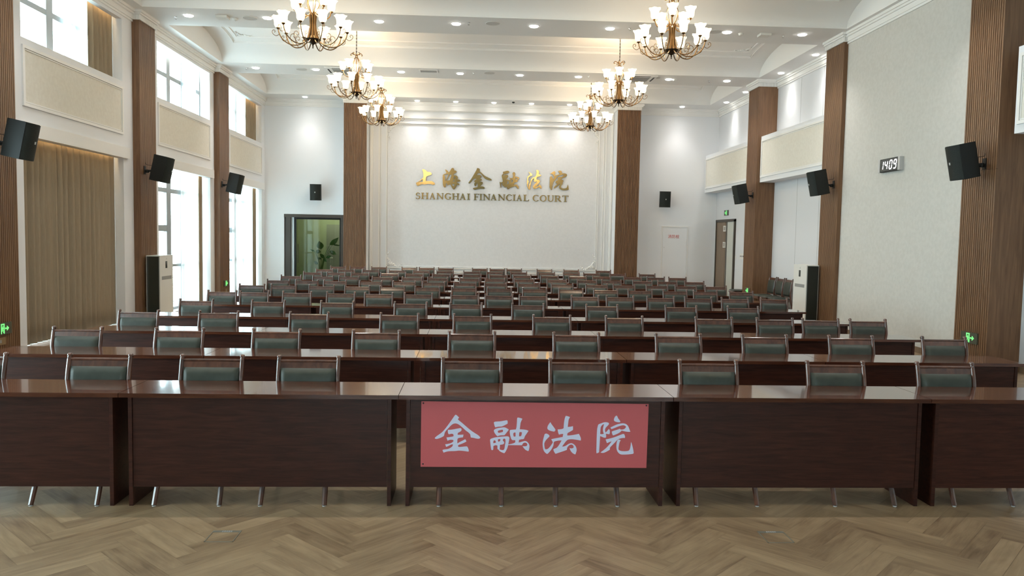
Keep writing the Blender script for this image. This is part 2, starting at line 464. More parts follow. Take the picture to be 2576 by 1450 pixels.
# right wall
w = MB().box(XN_R, 8.25, YF-.3, YB+.3, 0, 6.9).build('wall_right', M['panelgrey']); struct(w, 'pale grey niche wall on the right')
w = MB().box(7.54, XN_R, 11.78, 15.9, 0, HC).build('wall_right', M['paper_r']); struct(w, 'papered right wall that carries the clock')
w = MB().box(7.54, XN_R, 2.1, 6.1, 0, HC).build('wall_right', M['paper_w']); struct(w)
for a, b in ((6.9, 10.80), (16.7, 20.64), (21.42, YB)):
    tn += 1
    s = MB().box(7.55, XN_R, a, b, 3.40, 4.60).build('wall_right', M['white'], bevel=.008); struct(s, 'white boxed spandrel across the right-hand niche')
    s = MB().box(7.544, 7.55, a+.10, b-.10, 3.56, 4.46).build('wall_right', M['paper']); struct(s, 'cream papered panel on the boxed spandrel')
    f = MB(); rect_frame(f, 'X', 7.55, a+.06, b-.06, 3.52, 4.50, .045, .024, -1); rect_frame(f, 'X', 7.55, a+.115, b-.115, 3.575, 4.445, .015, .014, -1)
    struct(f.build('trim_%d' % tn, M['trim'], bevel=.005), 'moulding on the boxed spandrel')
j = MB()
for y in (17.9, 19.15, 22.2): j.box(XN_R-.002, XN_R, y-.004, y+.004, 0, 5.9)
struct(j.build('trim_seam', M['vent']), 'panel joints in the niche wall')

# back wall with the door opening at its left end
DX0, DX1, DZ = -6.04, -4.15, 2.46
w = MB().box(-7.3, DX0, YB, YB+.3, 0, 6.9).box(DX1, 8.2, YB, YB+.3, 0, 6.9).box(DX0, DX1, YB, YB+.3, DZ, 6.9)
struct(w.build('wall_back', M['white']), 'white end wall of the hall')
w = MB().box(-2.76, 4.00, YB-.012, YB, .84, 5.38).build('wall_back', M['paper_w']); struct(w, 'pale papered field behind the gold lettering')
tn += 1
f = MB()
for (x0, x1, z0, z1, wd, th) in ((-3.33, 4.50, 0.0, 5.90, .10, .045), (-3.30, 4.47, 0.0, 5.87, .045, .085), (-3.05, 4.27, .66, 5.62, .05, .06),
                                 (-2.99, 4.21, .74, 5.54, .018, .03), (-2.81, 4.04, .78, 5.44, .036, .055), (-2.765, 3.995, .835, 5.385, .014, .03)):
    rect_frame(f, 'Y', YB, x0, x1, z0, z1, wd, th, -1)
def leafy(mb, cx, cz, sx, sz, y):
    for k in range(9):
        t = k/8; r = .075*(1-.55*t)
        for dx, dz in ((t*.42, .05*math.sin(t*7)), (.05*math.sin(t*7), t*.42)):
            mm = Matrix.Translation((cx+sx*dx, y, cz+sz*dz)) @ Matrix.Rotation(k*.9, 4, 'Y') @ Matrix.Diagonal((r, .022, r*.5, 1))
            bmesh.ops.create_icosphere(mb.b, subdivisions=1, radius=1, matrix=mm)
for cx, sx in ((-2.72, 1), (3.95, -1)):
    for cz, sz in ((.88, 1), (5.34, -1)): leafy(f, cx, cz, sx, sz, YB-.02)
struct(f.build('trim_%d' % tn, M['trim']), 'carved plaster frames on the end wall')
FW = (-3.6, 4.6, 1.0, 2.1)  # opening for an unseen window, added as cool front fill
w = MB().box(-7.3, FW[0], YF-.3, YF, 0, 6.9).box(FW[1], 8.2, YF-.3, YF, 0, 6.9).box(FW[0], FW[1], YF-.3, YF, 0, FW[2]).box(FW[0], FW[1], YF-.3, YF, FW[3], 6.9).build('wall_front', M['white']); struct(w)

# ceiling: beams, barrel-vaulted bays, side soffits
def vault_z(y, a, b):
    u = (y-(a+b)/2)/((b-a)/2)
    return 6.10 + 0.50*math.sqrt(max(0, 1-u*u))
c = MB()
for a, b in BEAMS: c.box(-7.3, 8.2, a, b, HC, 6.9)
c.box(-7.3, 8.2, YF-.3, BEAMS[0][0], 6.3, 6.9)
VB = [(p[1], q[0]) for p, q in zip(BEAMS, BEAMS[1:])]
for a, b in VB:
    c.box(-7.3, -6.34, a, b, HC, 6.9); c.box(7.35, 8.2, a, b, HC, 6.9)
    def fn(s, t, a=a, b=b):
        y = (a+b)/2 - (b-a)/2*math.cos(PI*t)
        return (-6.34+13.69*s, y, vault_z(y, a, b))
    c.grid(fn, 2, 28)
c.box(-7.3, 8.2, YF-.3, YB+.3, 6.9, 7.0)
struct(c.build('ceiling', M['ceil'], smooth=True, auto=.5), 'white beamed ceiling with vaulted bays')
for bi, (a, b) in enumerate(VB[2:]):
    tn += 1
    f = MB(); ym = (a+b)/2; h = (b-a)/2
    for u, xl, xr, r in ((.69, -5.90, 6.91, .026), (.66, -5.86, 6.87, .012), (.51, -5.74, 6.75, .020)):
        pts = []
        for k in range(13): y = ym-u*h+2*u*h*k/12; pts.append((xl, y, vault_z(y, a, b)-.004))
        for k in range(13): y = ym+u*h-2*u*h*k/12; pts.append((xr, y, vault_z(y, a, b)-.004))
        pts.append(pts[0]); f.tube(pts, r, 6)
    for sx, cx in ((1, -5.66), (-1, 6.67)):
        for sy in (1, -1):
            for k in range(7):
                t = k/6; r = .05*(1-.5*t)
                for dx, dy in ((t*.30, .03*math.sin(t*6)), (.03*math.sin(t*6), t*.22)):
                    y = ym + sy*(.46*h-dy)
                    mm = Matrix.Translation((cx+sx*dx, y, vault_z(y, a, b)-.012)) @ Matrix.Rotation(k*.8, 4, 'Z') @ Matrix.Diagonal((r, r*.5, .02, 1))
                    bmesh.ops.create_icosphere(f.b, subdivisions=1, radius=1, matrix=mm)
    struct(f.build('trim_%d' % tn, M['trim'], smooth=True), 'plaster moulding on the vaulted ceiling bay')

# crown moulding round the walls, stepped
def crown_x(mb, x, sgn, y0, y1, k=1.0):
    for d, z0, z1 in ((.025, 5.86, 5.90), (.045, 5.90, 5.99), (.075, 5.99, 6.03), (.105, 6.03, HC)):
        lo, hi = sorted((x, x+sgn*d*k)); mb.box(lo, hi, y0, y1, z0, z1)
def crown_y(mb, y, x0, x1, k=1.0):
    for d, z0, z1 in ((.025, 5.86, 5.90), (.045, 5.90, 5.99), (.075, 5.99, 6.03), (.105, 6.03, HC)):
        mb.box(x0, x1, y-d*k, y, z0, z1)
tn += 1
f = MB()
crown_x(f, XW_L, 1, YF, YB)
crown_x(f, 7.54, -1, 11.78, 15.9)
for a, b in ((6.9, 11.0), (16.7, 20.64), (21.42, YB)): crown_x(f, XN_R, -1, a, b)
crown_y(f, YB, XW_L, -4.05); crown_y(f, YB, -3.35, 4.50); crown_y(f, YB, 5.23, XN_R)
struct(f.build('trim_%d' % tn, M['trim']), 'crown moulding under the ceiling')

# timber pillars, slatted on the side to the room, white fluted capital above
def pillar(x0, x1, y0, y1, face, label, seam=2.93):
    global tn
    tn += 1
    p = MB()
    d = .018
    if face == '+X': p.box(x0, x1-d, y0, y1, 0, HP); a0, a1 = y0, y1
    if face == '-X': p.box(x0+d, x1, y0, y1, 0, HP); a0, a1 = y0, y1
    if face == '-Y': p.box(x0, x1, y0+d+.03, y1, 0, HP); a0, a1 = x0, x1
    o = p.build('trim_%d' % tn, M['white'] if face == '-Y' else M['timber'], bevel=.004); struct(o, label)
    s = MB()
    if face == '-Y': s.box(x0, x1, y0+d, y0+d+.03, 0, HP)
    n = max(1, round((a1-a0-.03)/.046)); pitch = (a1-a0-.03)/n
    for k in range(n+1):
        q0 = a0 + (.0 if k == 0 else .015+k*pitch-.0168); q1 = a1 if k == n else a0+.015+k*pitch+.0168
        for z0, z1 in ((0, seam-.002), (seam+.002, HP)):
            if face == '+X': s.box(x1-d-.001, x1, q0, q1, z0, z1)
            if face == '-X': s.box(x0, x0+d+.001, q0, q1, z0, z1)
            if face == '-Y': s.box(q0, q1, y0, y0+d+.001, z0, z1)
    s.build('slatted_face', M['timber'], o)
    k = MB(); e = .035
    ex0, ex1, ey0, ey1 = x0-(e if face != '+X' else 0), x1+(e if face != '-X' else 0), y0-e, (YB if face == '-Y' else y1+e)
    if face == '+X': ex0 = XW_L-.01
    if face == '-X': ex1 = XN_R
    k.box(ex0+.012, ex1-.012, ey0+.012, ey1-.0, HP, 6.0)
    k.box(ex0-.02, ex1+.02, ey0-.02, ey1, 6.0, 6.03); k.box(ex0-.05, ex1+.05, ey0-.05, ey1, 6.03, HC)
    # flutes
    for t in range(int((ex1-ex0)/.036)): k.box(ex0+.014+t*.036, ex0+.034+t*.036, ey0, ey0+.02, HP, 5.995)
    for t in range(int((ey1-ey0)/.036)):
        yy = ey0+.014+t*.036
        if face == '+X': k.box(ex1-.02, ex1, yy, yy+.02, HP, 5.995)
        if face == '-X': k.box(ex0, ex0+.02, yy, yy+.02, HP, 5.995)
    k.build('capital', M['trim'], o)
    b = MB(); b.box(x0-(.02 if face != '+X' else 0), x1+(.02 if face != '-X' else 0), y0-.02, y1+(.02 if face != '-Y' else 0), 0, .12).box(x0-(.03 if face != '+X' else 0), x1+(.03 if face != '-X' else 0), y0-.03, y1+(.03 if face != '-Y' else 0), 0, .07)
    b.build('plinth', M['timber'], o, bevel=.006)
    return o
pillar(-7.2, XP_L, 6.1, 6.87, '+X', 'timber pillar on the window wall')
pillar(-7.2, XP_L, 10.9, 11.65, '+X', 'timber pillar at the left edge of the photo')
pillar(-7.2, XP_L, 15.86, 16.63, '+X', 'timber pillar beside the left air unit')
pillar(-7.2, XP_L, 20.69, 21.48, '+X', 'timber pillar farthest along the window wall')
pillar(XP_R, XN_R, 6.1, 6.9, '-X', 'timber pillar on the right wall')
pillar(XP_R, XN_R, 11.0, 11.78, '-X', 'timber pillar right of the clock')
pillar(XP_R, XN_R, 15.9, 16.7, '-X', 'timber pillar left of the clock wall')
pillar(XP_R, XN_R, 20.64, 21.42, '-X', 'timber pillar beside the right-hand door')
pillar(-4.05, -3.347, 24.9, YB, '-Y', 'slatted timber pillar left of the lettering', 3.02)
pillar(4.497, 5.23, 24.9, YB, '-Y', 'slatted timber pillar right of the lettering', 3.05)

# baseboards
f = MB()
f.box(-7.0, DX0-.1, YB-.015, YB, 0, .10).box(5.27, XN_R, YB-.015, YB, 0, .10).box(-3.3, 4.46, YB-.018, YB, 0, .12)
struct(f.build('baseboard_back', M['trim'], bevel=.004))
f = MB().box(7.522, 7.54, 11.82, 15.86, 0, .10).box(XN_R-.015, XN_R, 16.74, 20.6, 0, .10).box(XN_R-.015, XN_R, 21.46, 23.55, 0, .10).box(XN_R-.015, XN_R, 6.94, 10.96, 0, .1)
struct(f.build('baseboard_right', M['doorwood'], bevel=.004))

# windows: frame and panes, two storeys per bay
wn = 0
def window(a, b, z0, z1, vs, hs, label, casement=None):
    global wn
    wn += 1
    f = MB(); x0, x1 = XG_L-.035, XG_L+.035
    for p in ((a, a+.05, z0, z1), (b-.05, b, z0, z1)): f.box(x0, x1, *p)
    f.box(x0, x1, a+.05, b-.05, z0, z0+.06); f.box(x0, x1, a+.05, b-.05, z1-.05, z1)
    for v, wd in vs: f.box(x0, x1, v-wd/2, v+wd/2, z0+.06, z1-.05)
    for hz, wd, y0, y1 in hs: f.box(x0+.004, x1-.004, y0, y1, hz-wd/2, hz+wd/2)
    o = f.build('window_%d' % wn, M['alu'], bevel=.006); struct(o, label)
    MB().box(XG_L-.004, XG_L+.004, a+.04, b-.04, z0+.05, z1-.04).build('pane', M['glass'], o)
    portal('daylight', XG_L-.2, a, b, z0, z1)
for i, (a, b) in enumerate(LBAYS):
    v = a+.38*(b-a)
    lab = 'in the %s bay of the window wall' % ORD[i+1]
    window(a, b, 4.64, 5.98, [(v, .20), (a+.62*(b-a), .07)], [(5.30, .09, a+.05, b-.05)], 'upper window '+lab)
    window(a, b, .03, 3.44, [(v-.04, .26), (a+.60*(b-a), .12)], [(2.75, .10, a+.05, b-.05), (1.05, .06, a+.05, b-.05), (1.9, .14, a+.05, v)], 'tall lower window '+lab)

wn += 1
f = MB()
rect_frame(f, 'Y', YF-.12, FW[0], FW[1], FW[2], FW[3], .06, .06, -1)
for k in range(1, 5): f.box(FW[0]+k*1.64-.03, FW[0]+k*1.64+.03, YF-.18, YF-.12, FW[2]+.06, FW[3]-.06)
o = struct(f.build('window_%d' % wn, M['alu']), 'wide fill-light window added behind the camera')
MB().box(FW[0]+.04, FW[1]-.04, YF-.154, YF-.146, FW[2]+.04, FW[3]-.04).build('pane', M['glass'], o)
portal('daylight', YF-.25, FW[0], FW[1], FW[2], FW[3], True)

# curtains
def drape(name, y0, y1, z0, z1, x, n, amp, mat, label, group=None, flare=0.0, th=.004):
    mb = MB(); ph = random.random()*6
    def fn(s, t):
        yy = y0+(y1-y0)*s; k = 1+flare*(1-t)
        e = .5*math.sin(s*7.3+ph)+.3*math.sin(s*13.1+ph*2)
        q = math.sin(s*n*2*PI+ph+e) + .22*math.sin(s*n*3.1*PI+ph*2+.4*t)
        return (x + amp*q*.8*(.75+.25*math.sin(s*5+ph*3)), yy, z0+(z1-z0)*t)
    mb.grid(fn, max(40, int(n*18)), 10)
    o = mb.build(name, mat, smooth=True, auto=3.0)
    md = o.modifiers.new('cloth', 'SOLIDIFY'); md.thickness = th
    return tag(o, label, 'curtain', group)
B3, B4, B5 = LBAYS[2], LBAYS[3], LBAYS[4]
XC = -6.845
drape('curtain', B3[0]+.01, 13.35, .04, 3.43, XC, 7, .045, M['tan'], 'tan floor-length curtain on the left, nearer half of the drawn pair')
drape('curtain', 13.30, B3[1]-.004, .04, 3.43, XC, 11, .045, M['tan'], 'tan floor-length curtain beside the second pillar, farther half of the drawn pair')
drape('curtain', 14.50, B3[1]-.004, 4.66, 5.97, XC, 5, .04, M['tan'], 'short tan curtain in the nearest upper window, gathered at its right')
drape('sheer_curtain', 13.72, 14.52, 4.66, 5.97, XC, 6, .025, M['sheer'], 'white sheer beside the short tan curtain in the nearest upper window')
drape('sheer_curtain', 19.12, 19.98, 4.66, 5.97, XC, 6, .025, M['sheer'], 'white sheer in the upper window above the left air unit')
drape('sheer_curtain', 18.92, 20.05, .04, 3.43, XC, 8, .03, M['sheer'], 'white floor-length sheer behind the left air unit')
drape('curtain', 20.02, 20.30, .04, 3.43, XC+.01, 3, .03, M['tan'], 'narrow bunched tan curtain right of the floor-length sheer by the air unit')
drape('sheer_curtain', 22.8, 24.86, .04, 3.43, XC, 12, .03, M['sheer'], 'white floor-length sheer in the farthest window bay')
drape('curtain', 24.84, 25.20, .04, 3.43, XC+.01, 3, .03, M['tan'], 'narrow bunched tan curtain in the far corner of the window wall')
drape('sheer_curtain', 22.6, 24.2, 4.66, 5.97, XC, 9, .025, M['sheer'], 'white sheer in the farthest upper window')
drape('curtain', 24.15, B5[1]-.004, 4.66, 5.97, XC, 5, .04, M['tan'], 'short tan curtain in the farthest upper window')
for (a, b), nm in ((B3, 'nearest'), (B4, 'middle'), (B5, 'farthest')):
    for z, lv in ((3.425, 'lower'), (5.965, 'upper')):
        t = thing('light_strip', 'warm light strip hidden in the %s curtain pocket of the %s window bay' % (lv, nm), 'light strip', (-6.785, (a+b)/2, z))
        MB().box(-.012, .012, -(b-a)/2+.1, (b-a)/2-.1, 0, .014).build('channel', M['silver'], t)
        MB().box(-.008, .008, -(b-a)/2+.1, (b-a)/2-.1, -.006, 0).build('diffuser', M['ledwarm'], t)
# guard rails outside the two far windows
for (a, b), nm in ((B4, 'middle'), (B5, 'farthest')):
    t = thing('guard_rail', 'pale metal guard rail outside the %s tall window' % nm, 'railing', (-7.16, (a+b)/2, 0))
    h = (b-a)/2
    MB().tube([(0, -h, 1.06), (0, h, 1.06)], .022).build('hand_rail', M['alu_l'], t, True)
    for k in range(5): MB().tube([(0, -h, .16+k*.19), (0, h, .16+k*.19)], .009, 6).build('rail', M['alu_l'], t, True)
    for k in range(5): MB().tube([(0, -h+.1+k*(2*h-.2)/4, .03), (0, -h+.1+k*(2*h-.2)/4, 1.06)], .014, 6).build('post', M['alu_l'], t, True)
struct(MB().box(-9.5, -7.35, YF, 28, -.3, -.02).build('floor_outside', M['vent']), 'paved terrace outside the windows')
# ------------------------------------------------------------------ desks
ROWS = [5.209, 6.848, 8.527, 10.117, 11.808, 13.50, 15.10, 16.80, 18.60, 20.40, 22.35]
SEAMS = [-4.14, -2.30, -0.48, 1.37, 3.165, 5.02]
ROWN = ['front', 'second', 'third', 'fourth', 'fifth', 'sixth', 'seventh', 'eighth', 'ninth', 'tenth', 'back']
DW = 1.832
CHAIR_PX = [
 [(-140,15),(175,330),(457,612),(700,855),(1110,1265),(1381,1532),(1707,1855),(2030,2172),(2303,2450)],
 [(134,258),(389,516),(635,758),(886,1008),(1127,1248),(1390,1510),(1648,1765),(1867,1980),(2083,2198),(2317,2433)],
 [(300,399),(500,602),(728,828),(956,1055),(1140,1238),(1340,1437),(1523,1618),(1750,1842),(1901,1998),(2017,2112),(2136,2232)],
 [(452,537),(633,718),(805,892),(990,1077),(1130,1215),(1287,1370),(1472,1557),(1673,1754),(1829,1910)],
 [(522,597),(604,677),(710,785),(820,895),(915,991),(1016,1090),(1133,1207),(1219,1292),(1305,1378),(1436,1508),(1523,1597),(1626,1699),(1721,1792),(1814,1884),(1910,1984)],
 [(601,667),(681,747),(777,842),(866,932),(954,1020),(1043,1108),(1135,1200),(1224,1289),(1313,1378),(1404,1469),(1492,1556),(1578,1643),(1667,1730),(1743,1806),(1834,1896)],
 [(671,730),(743,802),(813,873),(903,963),(987,1047),(1062,1120),(1140,1200),(1217,1277),(1301,1360),(1385,1444),(1472,1530),(1541,1599),(1624,1682),(1697,1754),(1773,1829)],
 [(707,758),(786,840),(851,906),(935,989),(1010,1064),(1074,1129),(1154,1209),(1218,1273),(1292,1346),(1374,1428),(1451,1503),(1512,1565),(1590,1643),(1654,1704),(1721,1773)],
 [(762,812),(821,871),(881,932),(956,1005),(1018,1068),(1086,1136),(1163,1213),(1229,1279),(1289,1338),(1358,1407),(1429,1478),(1489,1538),(1568,1616),(1626,1674),(1680,1729)],
 [(794,839),(849,894),(910,955),(977,1022),(1037,1083),(1097,1142),(1164,1210),(1222,1268),(1282,1328),(1352,1398),(1415,1460),(1467,1510),(1534,1574),(1606,1650)],
 [(830,872),(879,921),(933,974),(1009,1051),(1052,1095),(1101,1143),(1186,1228),(1231,1272),(1273,1314),(1349,1390),(1416,1458),(1498,1538)]]
TOP_Y = [905, 831, 784, 757, 735, 720, 705, 695, 686, 677, 671]
CHAIR_X = [[at((a+b)/2, TOP_Y[r], Y=ROWS[r]+.565).x for a, b in row] for r, row in enumerate(CHAIR_PX)]
def row_seams(r):
    """desk ends of one row: near the common joints, clear of the chairs pushed in there"""
    out = []
    for s in SEAMS:
        best = max((min(.302, min(abs(s+d-x) for x in CHAIR_X[r])) - abs(d)*.02, s+d) for d in [k*.01 for k in range(-52, 53)])
        out.append(best[1])
    return out
def make_desk():
    t = thing('conference_desk', '', 'desk')
    h = DW/2
    MB().box(-h, h, 0, .472, .732, .76).build('desktop', M['mahog_top'], t, bevel=.004)
    for s in (-1, 1):
        x = s*(h-.060)
        MB().box(x-.0125, x+.0125, .03, .42, .0, .7318).build('side_panel', M['mahog'], t, bevel=.0025)
    MB().box(-h+.0757, h-.0757, .036, .054, .128, .7318).build('front_panel', M['mahog'], t, bevel=.002)
    MB().box(-h+.0757, h-.0757, .0545, .30, .585, .603).build('shelf', M['mahog'], t)
    return t
DESK0 = make_desk(); used = False
for r, y in enumerate(ROWS):
    SM = row_seams(r)
    for k in range(5):
        o = copy_tree(DESK0) if used else DESK0
        used = True
        sc = (SM[k+1]-SM[k]-.004)/DW
        o.location = ((SM[k]+SM[k+1])/2, y, 0); o.scale = (sc, 1, 1)
        pos = ['leftmost desk', 'second desk from the left', 'middle desk', 'second desk from the right', 'rightmost desk'][k]
        if (r, k) == (0, 2): lab = 'dark mahogany desk in the middle of the front row carrying the red banner'
        else: lab = 'dark polished mahogany %s in the %s row' % (pos, ROWN[r])
        tag(o, lab, 'desk', '%s row of conference desks' % ROWN[r])

# ------------------------------------------------------------------ chairs
def back_y(z):           # the bent line of the rear posts, seen from the side
    pts = [(0, .640), (.22, .570), (.42, .522), (.55, .512), (.70, .520), (.80, .536), (.88, .556), (.94, .574)]
    for (z0, y0), (z1, y1) in zip(pts, pts[1:]):
        if z <= z1: return y0+(y1-y0)*(z-z0)/(z1-z0)
    return pts[-1][1]
def make_chair():
    t = thing('conference_chair', '', 'chair')
    hw = .214
    wood, lea = M['mahog_chair'], M['leather']
    for s in (-1, 1):
        b = MB()
        zs = [0, .12, .25, .36, .46, .55, .64, .72, .79, .85, .895]
        b.tube([(s*hw, back_y(z), z) for z in zs], [.016, .017, .018, .019, .019, .018, .017, .0165, .016, .0155, .015], 10, flat=(1.0, 1.15))
        p = b.build('back_post', wood, t, True)
        f = MB().lathe([(.004, -.0155), (.012, -.0145), (.0165, -.010), (.0172, 0), (.0165, .010), (.012, .0145), (.004, .0155)], (0, 0, 0), 14).xf(Matrix.Translation((s*hw, back_y(.895)+.010, .920)) @ Matrix.Rotation(PI/2, 4, 'Y'))
        f.tube([(s*hw, back_y(.895), .89), (s*hw, back_y(.895)+.001, .906), (s*hw, back_y(.895)+.004, .920)], [.0148, .0142, .012], 10)
        f.lathe([(.004, -.004), (.0085, -.003), (.0085, .003), (.004, .004)], (s*hw, back_y(.895)-.013, .903), 8)
        f.build('finial', wood, p, True)
    b = MB()
    yt = back_y(.895)
    b.tube([(-hw, yt, .893), (0, yt+.002, .893), (hw, yt, .893)], .0115, 8)
    b.build('top_rail', wood, t, True)
    b = MB()
    def fn(s, q, d=0): z = .822+.066*q; return (-hw+.012+(2*hw-.024)*s, back_y(z)-.005, z)
    b.grid(fn, 4, 3)
    def fn2(s, q): z = .822+.066*q; return (-hw+.012+(2*hw-.024)*s, back_y(z)+.011, z)
    b.grid(fn2, 4, 3)
    b.box(-hw+.012, hw-.012, back_y(.822)-.005, back_y(.822)+.011, .8195, .8225)
    b.build('crest_panel', wood, t, True)
    b = MB()
    for (z0, z1) in ((.500, .845),):
        def pad(s, q, sg=-1):
            x = -hw+.016+(2*hw-.032)*s; z = z0+(z1-z0)*q
            e = min(1, min(s, 1-s)/.11); g = min(1, min(q, 1-q)/.13)
            bul = .025*math.sqrt(max(0, 1-(1-e)**2))*math.sqrt(max(0, 1-(1-g)**2)) + .006*math.sin(PI*s)*math.sin(PI*q)
            return (x, back_y(z)-.006-bul, z)
        b.grid(pad, 20, 16)
        b.grid(lambda s, q: (-hw+.016+(2*hw-.032)*s, back_y(z0+(z1-z0)*q)-.004+.014, z0+(z1-z0)*q), 4, 8)
        for s in (0, 1):
            x = -hw+.016+(2*hw-.032)*s
            b.grid(lambda u, q: (x, back_y(z0+(z1-z0)*q)-.006+.016*u, z0+(z1-z0)*q), 1, 8)
        b.box(-hw+.016, hw-.016, back_y(z1)-.006, back_y(z1)+.010, z1-.001, z1)
    b.build('back_pad', lea, t, True, auto=1.2)
    MB().box(-hw+.012, hw-.012, back_y(.47)-.010, back_y(.47)+.010, .475, .500).build('lower_rail', wood, t, bevel=.004)
    b = MB()
    def seat(s, q):
        x = -.226+.452*s; y = .095+.415*q
        e = min(1, min(s, 1-s)/.10); g = min(1, min(q, 1-q)/.10)
        return (x*(1-.05*q), y, .432+.034*math.sqrt(max(0, 1-(1-e)**2))*math.sqrt(max(0, 1-(1-g)**2))+.012*math.sin(PI*s)*math.sin(PI*q))
    b.grid(seat, 16, 16); b.grid(lambda s, q: ((-.226+.452*s)*(1-.05*q), .095+.415*q, .430), 1, 1)
    for s in (0, 1):
        b.grid(lambda u, q: ((-.226+.452*s)*(1-.05*q), .095+.415*q, .430+.002*u), 1, 4)
    b.build('seat', lea, t, True, auto=1.2)
    b = MB()
    b.box(-.205, .205, .108, .126, .365, .4295); b.box(-.19, .19, .492, .508, .365, .4295)
    for s in (-1, 1): b.box(s*.2-.009, s*.2+.009, .126, .492, .365, .4295)
    b.build('seat_frame', wood, t, bevel=.003)
    for s in (-1, 1):
        b = MB()
        pts = [(s*.212, .024, .006), (s*.211, .055, .07), (s*.209, .085, .135), (s*.207, .105, .25), (s*.205, .115, .34), (s*.204, .118, .43)]
        b.tube(pts, [.017, .018, .019, .020, .021, .021], 8, flat=(1, .9))
        l = b.build('leg', wood, t, True)
        MB().lathe([(.013, 0), (.013, .007)], (s*.212, .024, 0), 8).build('glide', M['rubber'], l)
    b = MB()
    for s in (-1, 1): b.tube([(s*.209, .088, .215), (s*.213, .568, .225)], .009, 6)
    b.tube([(-.21, .33, .22), (.21, .33, .22)], .009, 6)
    b.build('stretcher', wood, t, True)
    return t
CHAIR0 = make_chair(); used = False
for r, row in enumerate(CHAIR_PX):
    for k, (xa, xb) in enumerate(row):
        o = copy_tree(CHAIR0) if used else CHAIR0
        used = True
        x = CHAIR_X[r][k]
        sm = min(row_seams(r), key=lambda s_: abs(s_-x))
        if abs(x-sm) < .304 and abs(x-sm) > .12: x = sm+math.copysign(.304, x-sm)   # keep the seat clear of the desk ends
        o.location = (x, ROWS[r], 0)
        n = len(row); q = n-1-k
        pos = 'leftmost' if k == 0 else 'rightmost' if q == 0 else ('middle' if n % 2 and k == n//2 else (ORD[k+1]+' from the left' if k <= q else ORD[q+1]+' from the right'))
        if k == 0 and r == 0: lab = 'green leather and dark wood chair cut off at the left edge, front row'
        else: lab = 'green leather and dark wood chair, %s in the %s row' % (pos, ROWN[r])
        tag(o, lab, 'chair', '%s row of chairs' % ROWN[r])
for k, (x, y) in enumerate(((7.92, 20.15), (7.92, 19.62), (7.92, 19.09))):
    o = copy_tree(CHAIR0); o.rotation_euler = (0, 0, -PI/2)
    o.location = (x-.66, y, 0)
    tag(o, 'green leather chair against the right wall, %s' % ('nearest the timber pillar', 'middle of three', 'nearest the right air unit')[k], 'chair', 'chairs along the right wall')
o = copy_tree(CHAIR0); o.rotation_euler = (0, 0, -PI/2); o.location = (7.92-.66, 22.05, 0)
tag(o, 'green leather chair half hidden behind the pillar near the right-hand door', 'chair')

